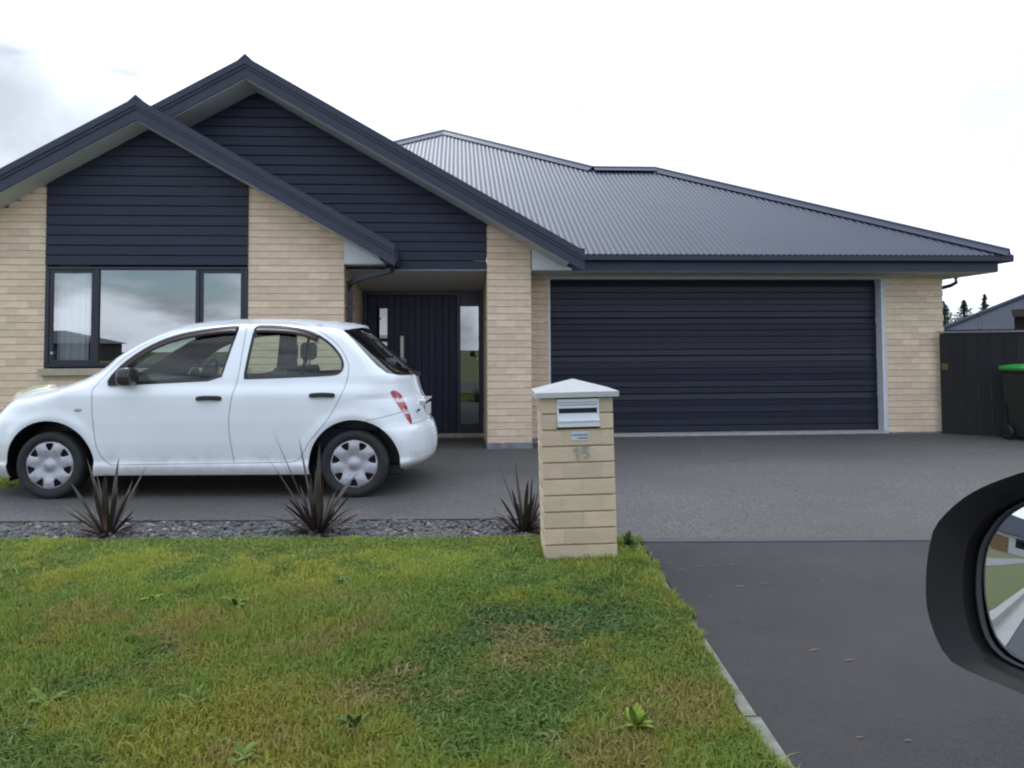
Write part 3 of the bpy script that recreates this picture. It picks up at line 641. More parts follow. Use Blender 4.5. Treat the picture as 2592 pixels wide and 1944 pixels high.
def half(x, z):
    x = np.asarray(x, float); z = np.asarray(z, float)
    zF = np.maximum.accumulate(tz[:24]); xf = np.interp(z, zF + np.arange(24)*1e-7, tx[:24])
    tr_ = TOPR[::-1]; zr_ = [p[1] for p in tr_]+[1.437, 1.50]; xr_ = [p[0] for p in tr_]+[1.11, 1.10]
    xr = np.interp(z, zr_, xr_)
    ix = np.argsort(tx[iF:iR]); zt = np.interp(x, tx[iF:iR][ix], tz[iF:iR][ix])
    Rf = np.interp(z, [0.2, 0.7, 0.95, 1.15], [0.80, 0.80, 0.55, 0.24]); Rr = np.interp(z, [0.2, 0.8, 1.0, 1.15], [0.52, 0.50, 0.30, 0.22])
    Rt = np.interp(x, [-2, -1.4, -1.0, 1.0, 1.4], [0.24, 0.20, 0.14, 0.14, 0.2])
    ts = np.stack([(x-xf)/Rf, (xr-x)/Rr, (zt-z)/Rt], -1); ts = np.clip(ts, 0, 3)
    k = 14.0; t = -np.log(np.exp(-k*ts).sum(-1))/k; t = np.where(ts.min(-1) < 1e-4, 0, t); t = np.clip(t, 0, 1)
    E_ = (1-(1-t)**2.6)**0.5
    W = np.interp(z, _zg, _wg)
    # flare round the wheel arches
    for cx in (-1.268, 1.222):
        d = np.hypot(x-cx, z-0.27); W = W + 0.012*np.exp(-((d-0.40)/0.05)**2)
    W = W + 0.022*sstep(x, 1.45, 1.62)*np.exp(-((z-0.255)/0.04)**2)
    return W*E_
def surf(x, z, off=0.0, side=-1):
    h = half(x, z) + off
    return np.stack([np.asarray(x, float), side*h, np.asarray(z, float)], -1)
def surf_normals(x, z, side=-1):
    e = 0.004; x = np.asarray(x, float); z = np.asarray(z, float)
    hx = (half(x+e, z)-half(x-e, z))/(2*e); hz = (half(x, z+e)-half(x, z-e))/(2*e)
    n_ = np.stack([-hx, np.full_like(hx, side*1.0), -hz], -1); return n_/np.linalg.norm(n_, axis=1)[:, None]
def pip(px, py, poly):
    ins = np.zeros(len(px), bool); n = len(poly)
    for i in range(n):
        x0, y0 = poly[i]; x1, y1 = poly[(i+1) % n]
        c = ((y0 > py) != (y1 > py)); 
        with np.errstate(divide='ignore', invalid='ignore'): ins ^= c & (px < (x1-x0)*(py-y0)/(y1-y0+1e-30)+x0)
    return ins
def dline(px, py, pl_):
    d = np.full(len(px), 9.0)
    for (x0, y0), (x1, y1) in zip(pl_[:-1], pl_[1:]):
        l2 = (x1-x0)**2+(y1-y0)**2+1e-12; t = np.clip(((px-x0)*(x1-x0)+(py-y0)*(y1-y0))/l2, 0, 1)
        d = np.minimum(d, np.hypot(px-x0-t*(x1-x0), py-y0-t*(y1-y0)))
    return d
def resample(pl_, h, closed=False):
    q = list(pl_)+([pl_[0]] if closed else []); out = []
    for (x0, y0), (x1, y1) in zip(q[:-1], q[1:]):
        k = max(1, int(math.ceil(math.hypot(x1-x0, y1-y0)/h)))
        out += [(x0+(x1-x0)*i/k, y0+(y1-y0)*i/k) for i in range(k)]
    if not closed: out.append(q[-1])
    return out
def offset_line(pl_, d):
    a = np.array(pl_); t = np.gradient(a, axis=0); t /= np.linalg.norm(t, axis=1)[:, None]+1e-12
    return [tuple(p) for p in a+np.stack([-t[:, 1], t[:, 0]], -1)*d]
def cdt(loops, lines, spacing, dense=()):
    """loops: closed polygons, lines: open polylines; returns points, triangles"""
    P, S = [], []
    for lp in loops:
        b_ = len(P); P += lp; S += [(b_+i, b_+(i+1) % len(lp)) for i in range(len(lp))]
    for ln in lines:
        b_ = len(P); P += ln; S += [(b_+i, b_+i+1) for i in range(len(ln)-1)]
    C = np.array(P); x0, y0 = C.min(0); x1, y1 = C.max(0)
    gx, gy = np.meshgrid(np.arange(x0, x1, spacing), np.arange(y0, y1, spacing)); gx = gx.astype(float); gx[::2] += spacing/2
    G = np.stack([gx.ravel(), gy.ravel()], -1); G = np.concatenate([G]+[np.array(d) for d in dense]) if dense else G
    keep = np.ones(len(G), bool)
    for i in range(0, len(G), 500):
        d = np.hypot(G[i:i+500, None, 0]-C[None, :, 0], G[i:i+500, None, 1]-C[None, :, 1]).min(1); keep[i:i+500] = d > 0.007
    G = G[keep]
    vs, es, fs, *_ = delaunay_2d_cdt([Vector(p) for p in P]+[Vector(p) for p in G], S, [], 0, 1e-5)
    return np.array([v[:] for v in vs]), np.array([f for f in fs if len(f) == 3])

def compact(P_, T_):
    u_ = np.unique(T_); m_ = -np.ones(len(P_), int); m_[u_] = np.arange(len(u_)); return P_[u_], m_[T_]
arch = lambda cx, r, a0, a1, n=26: [(cx+r*math.cos(R(a0+(a1-a0)*i/n)), 0.27+r*math.sin(R(a0+(a1-a0)*i/n))) for i in range(n+1)]
OUT = [(-1.63, 0.165)] + TOP + [(1.572, 0.150)] + arch(1.222, 0.368, -16, 192) + [(0.70, 0.192), (-0.86, 0.192)] + arch(-1.268, 0.372, -13, 196)
FW = smooth_poly([(-0.742, 0.925), (-0.30, 0.944), (0.122, 0.962), (0.148, 1.08), (0.173, 1.204), (0.205, 1.35), (0.210, 1.405), (0.19, 1.413), (0.10, 1.408), (0.014, 1.399), (-0.167, 1.372), (-0.287, 1.343), (-0.408, 1.300), (-0.529, 1.238), (-0.65, 1.150), (-0.74, 1.065), (-0.80, 0.985), (-0.805, 0.935)], True, 1)
RW = smooth_poly([(0.345, 1.408), (0.338, 1.32), (0.322, 1.14), (0.309, 0.975), (0.33, 0.971), (0.691, 0.982), (1.02, 0.995), (1.09, 1.006), (1.120, 1.037), (1.129, 1.078), (1.118, 1.12), (1.095, 1.164), (1.034, 1.236), (0.943, 1.308), (0.822, 1.366), (0.67, 1.402), (0.487, 1.414), (0.37, 1.415)], True, 1)
REAR = [(1.085, 1.452), (1.075, 1.378), (1.172, 1.292), (1.299, 1.166), (1.393, 1.072), (1.47, 1.012), (1.563, 0.985), (1.66, 0.974)]
RG = REAR[1:]+[(1.70, 1.0), (1.62, 1.06), (1.45, 1.22), (1.2, 1.45), (1.10, 1.405)]
WS = [(-1.10, 1.0), (-1.02, 1.04), (-0.90, 1.125), (-0.78, 1.21), (-0.66, 1.285), (-0.55, 1.338), (-0.44, 1.386), (-0.36, 1.415), (-0.36, 1.5), (-0.8, 1.5), (-1.15, 1.1)]
TAIL = smooth_poly([(1.513, 0.871), (1.557, 0.854), (1.598, 0.786), (1.642, 0.678), (1.668, 0.580), (1.655, 0.574), (1.598, 0.689), (1.505, 0.837)], True, 1)
HEAD = smooth_poly([(-1.90, 0.70), (-1.86, 0.735), (-1.80, 0.80), (-1.70, 0.855), (-1.60, 0.885), (-1.52, 0.893), (-1.55, 0.862), (-1.64, 0.80), (-1.74, 0.735), (-1.83, 0.69)], True, 1)
ltop = smooth_poly([(-0.912, 0.894), (-0.86, 0.985), (-0.775, 1.085), (-0.675, 1.175), (-0.55, 1.265), (-0.42, 1.330), (-0.295, 1.374), (-0.167, 1.402), (0.014, 1.430), (0.15, 1.440), (0.30, 1.444), (0.487, 1.443), (0.67, 1.432), (0.83, 1.395), (0.955, 1.335), (1.06, 1.255), (1.125, 1.175), (1.165, 1.09)], False, 1)
ldf = smooth_poly([(-0.912, 0.894), (-0.905, 0.75), (-0.900, 0.649), (-0.879, 0.454), (-0.845, 0.356), (-0.805, 0.307), (-0.749, 0.280)], False, 1)
lbot = [(-0.749, 0.280), (0.24, 0.288), (0.70, 0.294)]
lB = smooth_poly([(0.278, 1.444), (0.277, 1.30), (0.267, 0.97), (0.226, 0.806), (0.205, 0.624), (0.220, 0.448), (0.245, 0.288)], False, 1)
ldr = smooth_poly([(1.165, 1.09), (1.172, 1.04), (1.165, 0.965), (1.136, 0.857), (1.030, 0.660), (0.942, 0.552), (0.862, 0.461), (0.815, 0.37), (0.779, 0.322), (0.74, 0.299), (0.70, 0.294)], False, 1)
lbmp = [(1.32, 0.630), (1.46, 0.655), (1.62, 0.690)]
ltg = [(1.662, 0.577), (1.70, 0.580), (1.78, 0.590)]
lsp = [(0.86, 1.462), (0.88, 1.44), (1.0, 1.418), (1.075, 1.385)]
TGATE = [(1.545, 0.9902), (1.553, 0.853), (1.60, 0.765), (1.65, 0.645), (1.662, 0.577), (1.70, 0.580), (1.78, 0.590), (1.95, 0.615), (1.95, 1.0), (1.66, 0.974)]
SEAMS = [ltop, ldf, lbot, lB, ldr, lbmp, ltg]
GAP = 0.0024
loops = [resample(OUT, 0.03, True)] + [resample(q, 0.03, True) for q in (FW, RW, TAIL)]
lines = []
for s_ in SEAMS:
    rs_ = resample(s_, 0.03)
    lines += [offset_line(rs_, GAP), offset_line(rs_, -GAP)]
lines += [resample(REAR, 0.025), resample(WS[:8], 0.03), resample(TGATE[:2], 0.02)]
outr = np.array(resample(OUT, 0.025, True)); tg = np.roll(outr, -1, 0)-np.roll(outr, 1, 0); tg /= np.linalg.norm(tg, axis=1)[:, None]
dense = []
for d in (0.004, 0.012, 0.024, 0.042, 0.065):
    q = outr + np.stack([tg[:, 1], -tg[:, 0]], -1)*d; q = q[pip(q[:, 0], q[:, 1], OUT)]; dense.append(q)
P2, T2 = cdt(loops, lines, 0.024, dense)
C2 = P2[T2].mean(1); cx, cz = C2[:, 0], C2[:, 1]
inside = pip(cx, cz, OUT)
seam = np.zeros(len(T2), bool)
for s_ in SEAMS: seam |= dline(cx, cz, resample(s_, 0.02)) < GAP*1.02
fdoor = ldf[::-1]; FDOOR = list(ltop[:0]) 
kB = int(np.argmin([abs(p[0]-0.278) for p in ltop]))
FDOOR = ltop[:kB+1] + lB + [(-0.749, 0.280)] + ldf[::-1]
RDOOR = ltop[kB:] + ldr + [(0.245, 0.288)] + lB[::-1]
lab = np.full(len(T2), 'body', dtype=object)
lab[pip(cx, cz, FDOOR)] = 'front_door'; lab[pip(cx, cz, RDOOR)] = 'rear_door'
lab[pip(cx, cz, [(1.30, 0.626), (1.32, 0.630), (1.46, 0.655), (1.62, 0.690), (1.662, 0.577), (1.70, 0.580), (1.78, 0.590), (1.95, 0.615), (1.95, 0), (1.2, 0)])] = 'rear_bumper'
lab[pip(cx, cz, TGATE)] = 'tailgate'
lab[pip(cx, cz, RG)] = 'rear_window'; lab[pip(cx, cz, WS)] = 'windscreen'
lab[pip(cx, cz, FW)] = 'hole'; lab[pip(cx, cz, RW)] = 'hole'; lab[pip(cx, cz, TAIL)] = 'tail_light'; pass
lab[seam] = 'seam'; lab[~inside] = 'none'

def shell(name, tri, sides, mats, parent, off=0.0, lining=None):
    used = np.unique(tri); rem = -np.ones(len(P2), int); rem[used] = np.arange(len(used)); t = rem[tri]; p = P2[used]
    a_ = p[t]; flip = np.cross(a_[:, 1]-a_[:, 0], a_[:, 2]-a_[:, 0]) < 0          # counter-clockwise in (x, z) looks to -y
    t = np.where(flip[:, None], t[:, ::-1], t)
    def lay_(o_, inward):
        V, Nn, Fc = [], [], []; b_ = 0
        for sd in sides:
            V.append(surf(p[:, 0], p[:, 1], o_, sd)); Nn.append(surf_normals(p[:, 0], p[:, 1], sd)*(-1 if inward else 1))
            Fc.append((t if (sd < 0) != inward else t[:, ::-1])+b_); b_ += len(p)
        return np.concatenate(V), np.concatenate(Fc), np.concatenate(Nn)
    V, Fc, Nn = lay_(off, False); me = np_mesh(name, V, Fc, mats[0], smooth=True)
    for q in mats[1:]: me.materials.append(q)
    me.normals_split_custom_set_from_vertices([tuple(q) for q in Nn])
    o = link(name, me, parent)
    if lining:
        V, Fc, Nn = lay_(off-0.014, True); link('lining', np_mesh('lining', V, Fc, lining, smooth=True), parent if parent.parent is None and name == 'body' else o)
    return o

def offs_poly_strip(path, d0, d1, o0, o1, side, mb, n=None):
    """strip between two offsets of a closed/open path in the side plane, laid on the body surface"""
    a, b_ = offset_line(path, d0), offset_line(path, d1)
    A = surf([p[0] for p in a], [p[1] for p in a], o0, side); B = surf([p[0] for p in b_], [p[1] for p in b_], o1, side)
    k = len(a); mb.add(list(A)+list(B), [(i, i+1, k+i+1, k+i) for i in range(k-1)])

def build_car(name, label, paint, loc, rz=0.0, group=None, full=True):
    car = thing(name, label, 'car', loc, rz, group)
    shell('body', T2[lab == 'body'], (-1, 1), [paint], car, 0, CARIN)
    shell('panel_gap', T2[lab == 'seam'], (-1, 1), [GAPM], car, -0.006)
    for sd in (-1, 1):
        for dn, wn in (('front_door', FW), ('rear_door', RW)):
            d = shell('door', T2[lab == dn], (sd,), [paint], car, 0.0003, CARIN)
            # glass, seal, visor, handle belong to the door
            gp, gt_ = cdt([resample(wn, 0.03, True)], [], 0.05); cc = gp[gt_].mean(1); gp, gt_ = compact(gp, gt_[pip(cc[:, 0], cc[:, 1], wn)])
            gv = surf(gp[:, 0], gp[:, 1], -0.010, sd); link('window', np_mesh('window', gv, gt_, CGLASS, smooth=True), d)
            ring = wn+[wn[0], wn[1]]
            mb = MB(); offs_poly_strip(ring, 0.018, -0.003, -0.007, 0.0025, sd, mb); offs_poly_strip(ring, 0.016, 0.018, -0.014, -0.007, sd, mb); mb.build('window_seal', SEAL, d, smooth=True, recalc=False)
            if dn == 'front_door': vp = [p for p in FW if p[1] > 1.06 and not (p[0] > 0.1 and p[1] < 1.40)]; vp = sorted(vp, key=lambda p: -p[0])
            else: vp = [p for p in RW if p[1] > 1.30 and not (p[0] < 0.4 and p[1] < 1.405)]; vp = sorted(vp, key=lambda p: -p[0])
            mb = MB(); vv = resample(vp, 0.04)
            offs_poly_strip(vv, -0.004, 0.022, 0.004, 0.016, sd, mb); offs_poly_strip(vv, 0.022, 0.056, 0.016, 0.021, sd, mb)
            vo = mb.build('weather_shield', VISOR, d, smooth=True, recalc=False); md = vo.modifiers.new('t', 'SOLIDIFY'); md.thickness = 0.003
            if dn == 'rear_door':
                zz = np.linspace(0.985, 1.37, 7); xx = 0.785+(zz-0.985)*0.09; mb = MB()
                offs_poly_strip(list(zip(xx, zz)), 0.011, -0.011, -0.006, -0.006, sd, mb); mb.build('window_bar', SEAL, d, recalc=False)
            hx, hz = ((0.045, 0.818) if dn == 'front_door' else (0.968, 0.838))
            mb = MB(); hy = float(half(hx, hz)); n_ = 14
            rows = []
            for i in range(n_+1):
                t = i/n_; x = hx-0.105+0.21*t; bow = 0.030*min(1, math.sin(math.pi*min(max(t, 0.03), 0.97))*2.2); e_ = 0.020*(1 if 0.06 < t < 0.94 else 0.7); zc = hz+0.006*math.sin(math.pi*t)-0.003
                rows.append([(x, sd*(hy-0.004), zc-e_), (x, sd*(hy+bow), zc-e_*0.8), (x, sd*(hy+bow), zc+e_*0.8), (x, sd*(hy-0.004), zc+e_)])
            vs = [p for rw in rows for p in rw]
            mb.add(vs, [(4*i+j, 4*i+(j+1) % 4, 4*i+4+(j+1) % 4, 4*i+4+j) for i in range(n_) for j in range(4)]+[(0, 1, 2, 3), (4*n_+3, 4*n_+2, 4*n_+1, 4*n_)])
            mb.build('door_handle', BLACK, d, smooth=False)
    shell('rear_bumper', T2[lab == 'rear_bumper'], (-1, 1), [paint], car, 0.0003)
    shell('tailgate', T2[lab == 'tailgate'], (-1, 1), [paint], car, 0.0, CARIN)
    shell('rear_window', T2[lab == 'rear_window'], (-1, 1), [RGLASS], car, -0.004)
    shell('windscreen', T2[lab == 'windscreen'], (-1, 1), [CGLASS], car, -0.004)
    for sd in (-1, 1):
        tl = T2[lab == 'tail_light']; zc = P2[tl].mean(1)[:, 1]
        o = shell('tail_light', tl, (sd,), [TAILR, TAILW], car, 0.006); o.data.polygons.foreach_set('material_index', [1 if (0.765 < z < 0.80 or 0.665 < z < 0.70) else 0 for z in zc])
        # raised lamp dome on the wing
        mb = MB(); nn_ = 12
        for i in range(nn_+1):
            t = i/nn_; x = -1.80+0.38*t; zt = float(np.interp(x, tx[iF:30], tz[iF:30])); hgt = 0.028*math.sin(math.pi*t)**0.7; wd = 0.02+0.12*math.sin(math.pi*t)**0.6
            for j in range(7):
                a = math.pi*j/6; mb.v.append((x, sd*(0.44+wd*math.cos(a)), zt-0.055-0.10*abs(math.cos(a))+ (hgt+0.045)*math.sin(a)))
        mb.f += [(7*i+j, 7*i+j+1, 7*i+8+j, 7*i+7+j) for i in range(nn_) for j in range(6)]; mb.mi = [0]*len(mb.f)
        mb.build('headlight', HEADL, car, smooth=True)
        mb = MB(); xx = -1.02; zz = 0.730
        mb.lathe([(0.0001, -0.012), (0.016, -0.010), (0.026, 0.0)], 16, 'y', (0, 0, 0)); vs = np.array(mb.v); vs[:, 0] *= 1.25; vs[:, 2] *= 0.55; vs[:, 1] *= -sd; vs += [xx, sd*float(half(xx, zz)), zz]; mb.v = [tuple(v) for v in vs]; mb.build('indicator', AMBER, car, smooth=True)
        # door mirror
        mb = MB(); bm = bmesh.new(); bmesh.ops.create_icosphere(bm, subdivisions=3, radius=1)
        for v in bm.verts:
            c_ = Vector([math.copysign(abs(q_)**0.62, q_) for q_ in v.co]); v.co = Vector((-0.575+0.085*c_.x*(1 if c_.x < 0 else 0.55), sd*(0.895+0.105*c_.y), 1.000+0.074*c_.z*(1-0.12*c_.y*sd)))
        mb.add([v.co[:] for v in bm.verts], [[v.index for v in f.verts] for f in bm.faces]); bm.free()
        mb.prism([(-0.79, 0.925), (-0.66, 0.928), (-0.70, 1.03), (-0.755, 1.02)], sd*(float(half(-0.7, 0.95))-0.01), sd*(float(half(-0.7, 0.95))+0.03))
        mb.box(-0.70, -0.58, min(sd*0.77, sd*0.86), max(sd*0.77, sd*0.86), 0.945, 0.985)
        shade_auto(mb.build('door_mirror', mat('mirror_cover', (0.03, 0.026, 0.03), 0.16), car), 40)
    # spoiler, wiper, plate, badge, tailgate garnish
    mb = MB(); sp = [(0.90, 1.470), (1.06, 1.452), (1.155, 1.432), (1.168, 1.408), (1.10, 1.405), (0.98, 1.42)]
    nsp = 14
    for i in range(nsp+1):
        y = -0.53+1.06*i/nsp; k_ = 1-abs(y/0.53)**4
        for x, z in sp: mb.v.append((x-0.05*abs(y/0.53)**2, y, z-0.028*(abs(y)/0.53)**2))
    k = len(sp); mb.f += [(i*k+j, i*k+(j+1) % k, (i+1)*k+(j+1) % k, (i+1)*k+j) for i in range(nsp) for j in range(k)] + [tuple(range(k)), tuple(range(nsp*k+k-1, nsp*k-1, -1))]; mb.mi = [0]*len(mb.f)
    shade_auto(mb.build('spoiler', paint, car), 30)
    mb = MB(); mb.tube([(1.655, 0.0, 0.985), (1.645, -0.12, 1.000), (1.56, -0.42, 1.055)], 0.008, 6); mb.cbox(1.62, 1.67, -0.03, 0.03, 0.965, 1.0, .005); mb.build('rear_wiper', BLACK, car)
    mb = MB(); mb.cbox(1.68, 1.752, -0.26, 0.26, 0.742, 0.762, .006); mb.build('tailgate_handle', paint, car)
    mb = MB(); mb.cbox(1.738, 1.752, -0.18, 0.18, 0.605, 0.715, .003); mb.build('number_plate', mat('plate_white', (0.6, 0.6, 0.58), 0.5), car)
    mb = MB(); hb = float(half(1.672, 0.69)); mb.cbox(1.700, 1.712, -0.44, -0.36, 0.672, 0.692, .003); mb.build('badge', BLACK, car)
    # floor, wheel wells, interior
    mb = MB(); mb.box(-1.95, 1.60, -0.62, 0.62, 0.17, 0.24); mb.box(-0.88, 0.84, -0.775, 0.775, 0.19, 0.25)
    for cxw in (-1.268, 1.222):
        for sd in (-1, 1):
            a = [(cxw+0.385*math.cos(R(t)), 0.27+0.385*math.sin(R(t))) for t in range(-20, 201, 20)]; k = len(a)
            y0, y1 = sd*0.80, sd*0.50
            ins = [y0 if half(p[0], p[1]) > 0.80 else sd*max(0.5, float(half(p[0], max(0.2, p[1])))-0.02) for p in a]
            mb.add([(p[0], yy_, p[1]) for p, yy_ in zip(a, ins)]+[(p[0], y1, p[1]) for p in a], [(i, i+1, k+i+1, k+i) for i in range(k-1)]+[tuple(range(k, 2*k))])
    mb.build('underbody', BLACK, car, recalc=False)
    mb = MB(); mb.prism([(-1.15, 0.6), (-1.15, 0.93), (-0.95, 0.985), (-0.62, 0.95), (-0.55, 0.85), (-0.60, 0.6)], -0.66, 0.66); mb.build('dashboard', CARIN, car)
    mb = MB(); n_ = 28; c0 = Vector((-0.42, 0.33, 0.955)); ax = Vector((0.42, 0, 0.9)); ex = Vector((0, 1, 0)); ez = Vector((0.9, 0, -0.42)).normalized()*-1
    mb.tube([c0+ex*0.18*math.cos(2*math.pi*i/n_)+Vector((0.36, 0, 0.93))*0.18*math.sin(2*math.pi*i/n_) for i in range(n_+1)], 0.015, 6, cap=False)
    mb.tube([c0, c0+Vector((-0.22, 0, -0.12))], 0.03, 6); mb.box(-0.44, -0.41, 0.17, 0.49, 0.93, 0.97)
    mb.build('steering_wheel', BLACK, car, smooth=True)
    for sx, sy, rear in ((-0.05, -0.34, 0), (-0.05, 0.34, 0), (0.86, 0.0, 1)):
        mb = MB(); hwid = 0.23 if not rear else 0.58
        mb.prism([(sx-0.05, 0.40), (sx+0.50, 0.36), (sx+0.50, 0.52), (sx-0.05, 0.56)], sy-hwid, sy+hwid)
        back = [(sx+0.38, 0.46), (sx+0.50, 0.46), (sx+0.66, 1.02), (sx+0.64, 1.06), (sx+0.56, 1.06), (sx+0.50, 1.0)] if not rear else [(sx+0.38, 0.46), (sx+0.50, 0.46), (sx+0.62, 0.93), (sx+0.52, 0.95)]
        mb.prism(back, sy-hwid, sy+hwid)
        seat = mb.build('seat', SEAT, car)
        for hy in ((sy,) if not rear else (-0.32, 0.32)):
            q = MB(); hx = sx+(0.60 if not rear else 0.57); hz = 1.11 if not rear else 0.96
            q.cbox(hx-0.05, hx+0.06, hy-0.13, hy+0.13, hz, hz+0.17, .03); q.tube([(hx, hy-0.06, hz-0.12), (hx, hy-0.06, hz+.02)], .008, 5); q.tube([(hx, hy+0.06, hz-0.12), (hx, hy+0.06, hz+.02)], .008, 5)
            q.build('headrest', SEAT, seat)
    # wheels
    hc = [resample([(0.203*math.cos(2*math.pi*i/48), 0.203*math.sin(2*math.pi*i/48)) for i in range(48)], 0.1, True)]; holes = []
    for i in range(7):
        a = math.pi/2+2*math.pi*i/7; q = []
        for rr, da in ((0.182, -0.19), (0.184, 0.0), (0.182, 0.19), (0.155, 0.17), (0.128, 0.10), (0.118, 0.0), (0.128, -0.10), (0.155, -0.17)):
            q.append((rr*math.cos(a+da), rr*math.sin(a+da)))
        holes.append(q)
    hp, ht = cdt(hc+holes, [], 0.014); cc = hp[ht].mean(1); kp = pip(cc[:, 0], cc[:, 1], hc[0])
    for q in holes: kp &= ~pip(cc[:, 0], cc[:, 1], q)
    hp, ht = compact(hp, ht[kp]); rad = np.hypot(hp[:, 0], hp[:, 1])
    dish = np.interp(rad, [0, 0.022, 0.036, 0.042, 0.06, 0.09, 0.13, 0.17, 0.19, 0.203], [0.020, 0.018, 0.010, 0.002, -0.004, 0.004, 0.014, 0.012, 0.005, -0.012])
    ang = np.arctan2(hp[:, 1], hp[:, 0]); dish += 0.004*np.cos(7*(ang-math.pi/2)+math.pi)*np.clip((rad-0.07)/0.06, 0, 1)
    for wx, rotw in ((-1.268, 0.0), (1.222, 0.45)):
        for sd in (-1, 1):
            ty = MB(); tp = [(0.195, -0.07), (0.21, -0.085), (0.235, -0.092), (0.262, -0.086), (0.272, -0.070), (0.2755, -0.045), (0.2755, 0.045), (0.272, 0.07), (0.262, 0.086), (0.235, 0.09), (0.20, 0.07)]
            ty.lathe(tp, 56); wy = sd*0.715
            wh = ty.build('wheel', RUB, car, smooth=True); wh.location = (wx, wy, 0.275)
            rm = MB(); rm.lathe([(0.0, -0.03), (0.12, -0.035), (0.165, -0.02), (0.19, -0.05), (0.198, -0.075)], 40); rmo = rm.build('rim', RUST, wh, smooth=True)
            ca, sa = math.cos(rotw), math.sin(rotw)
            V = np.stack([hp[:, 0]*ca-hp[:, 1]*sa, -(0.072+dish), hp[:, 0]*sa+hp[:, 1]*ca], -1)
            hb_ = link('hubcap', np_mesh('hubcap', V, ht, HUB, smooth=True), wh); md = hb_.modifiers.new('t', 'SOLIDIFY'); md.thickness = 0.004
            if sd > 0: wh.rotation_euler = (0, 0, math.pi)
    return car
build_car('parked_car', 'white five door hatchback parked on the driveway in front of the bedroom window', CAR, (-2.52, 7.27, 0.002))

# ------------------------------------------------------------------ letterbox pillar
LX, LY = 0.37, 4.56
pil = thing('letterbox_pillar', 'cream brick letterbox pillar numbered 15 with a white pyramid cap on the verge', 'letterbox', (LX+0.02, LY, 0), R(1.5))
pil.rotation_euler = (0, R(-1.2), R(1.5))
PW, PD, PC = 0.208, 0.40, 0.0935
PB = mat('pillar_brick', (0.60, 0.495, 0.345), 0.85, c2=(0.51, 0.41, 0.285), scale=5, bump=0.45, bscale=55, objvar=0.13, stretch=(1, 1, 2.5))
PBM = mat('pillar_mortar', (0.42, 0.33, 0.20), 0.95, var=0.12, scale=30)
mb = MB(); mb.box(-PW+0.012, PW-0.012, 0.014, PD-0.012, -0.05, 0.748); mb.box(-PW+0.012, -0.12, 0.014, PD-0.012, 0.748, 0.932); mb.box(0.132, PW-0.012, 0.014, PD-0.012, 0.748, 0.932); mb.box(-0.12, 0.132, 0.2, PD-0.012, 0.748, 0.932); core = mb.build('mortar_core', PBM, pil)
rr = random.Random(5)
def pb(x0, x1, y0, y1, z):
    j = lambda: rr.uniform(-.0015, .0015)
    q = MB(); za_, zb_, c = z+0.0045, z+PC-0.0045, 0.003; ya, yb = y0+j(), y1+j()
    if x1-x0 >= y1-y0 or y0 == 0: q.prism([(ya+c, za_), (ya, za_+c), (ya, zb_-c), (ya+c, zb_), (yb-c, zb_), (yb, zb_-c), (yb, za_+c), (yb-c, za_)], x0+.0003, x1-.0003, 'x')
    else: q.prism([(x0+c, za_), (x0, za_+c), (x0, zb_-c), (x0+c, zb_), (x1-c, zb_), (x1, zb_-c), (x1, za_+c), (x1-c, za_)], ya, yb, 'y')
    q.build('brick', PB, pil)
for k in range(10):
    z = k*PC - 0.003; D_ = 0.07
    fr = {0: [-PW, 0.02, PW], 1: [-PW, -0.09, 0.135, PW]}[k % 2]
    if k >= 8: fr = None
    if fr:
        for a, e in zip(fr[:-1], fr[1:]): pb(a, e, 0, D_, z)
    else:
        pb(-PW, -0.118, 0, D_, z); pb(0.130, PW, 0, D_, z)
    pb(-PW, -PW+D_, D_+.003, 0.24, z); pb(-PW, -PW+D_, 0.243, PD, z)
    pb(PW-D_, PW, D_+.003, 0.20, z); pb(PW-D_, PW, 0.203, PD, z); pb(-PW+D_+.003, PW-D_-.003, PD-D_, PD, z)
capm = mat('cap_concrete', (0.41, 0.415, 0.415), 0.8, var=0.08, scale=10, bump=0.2, bscale=60)
mb = MB(); h0, h1, c_ = 0.934, 0.964, 0.240; yc = PD/2
mb.add([(-c_, yc-c_, h0), (c_, yc-c_, h0), (c_, yc+c_, h0), (-c_, yc+c_, h0), (-c_, yc-c_, h1), (c_, yc-c_, h1), (c_, yc+c_, h1), (-c_, yc+c_, h1), (0, yc, h1+0.068)], [(3, 2, 1, 0), (0, 1, 5, 4), (1, 2, 6, 5), (2, 3, 7, 6), (3, 0, 4, 7), (4, 5, 8), (5, 6, 8), (6, 7, 8), (7, 4, 8)])
mb.build('cap', capm, pil)
ALU = mat('letter_plate_aluminium', (0.66, 0.67, 0.72), 0.38, metal=0.25)
mb = MB(); x0, x1 = -0.117, 0.129
mb.cbox(x0, x1, -0.012, 0.05, 0.905, 0.924, .002); mb.cbox(x0, x1, 0.006, 0.05, 0.888, 0.905, .001); mb.cbox(x0, x1, -0.010, 0.03, 0.870, 0.886, .002)
mb.box(x0, x0+0.012, 0.0, 0.05, 0.765, 0.905); mb.box(x1-0.012, x1, 0.0, 0.05, 0.765, 0.905)
lp_ = mb.build('letter_slot', ALU, pil)
mb = MB(); mb.box(x0+0.012, x1-0.012, 0.05, 0.06, 0.835, 0.888); mb.build('slot_dark_panel', BLACK, lp_)  # black panel stands in for the shade inside the slot
mb = MB(); mb.prism([(0.02, 0.838), (0.012, 0.840), (-0.024, 0.800), (-0.024, 0.795), (0.02, 0.795)], x0+0.004, x1-0.002, 'x'); mb.build('slot_flap', WHITE, lp_)
mb = MB(); mb.cbox(x0, x1, -0.014, 0.04, 0.762, 0.794, .002); mb.build('slot_sill', ALU, lp_)
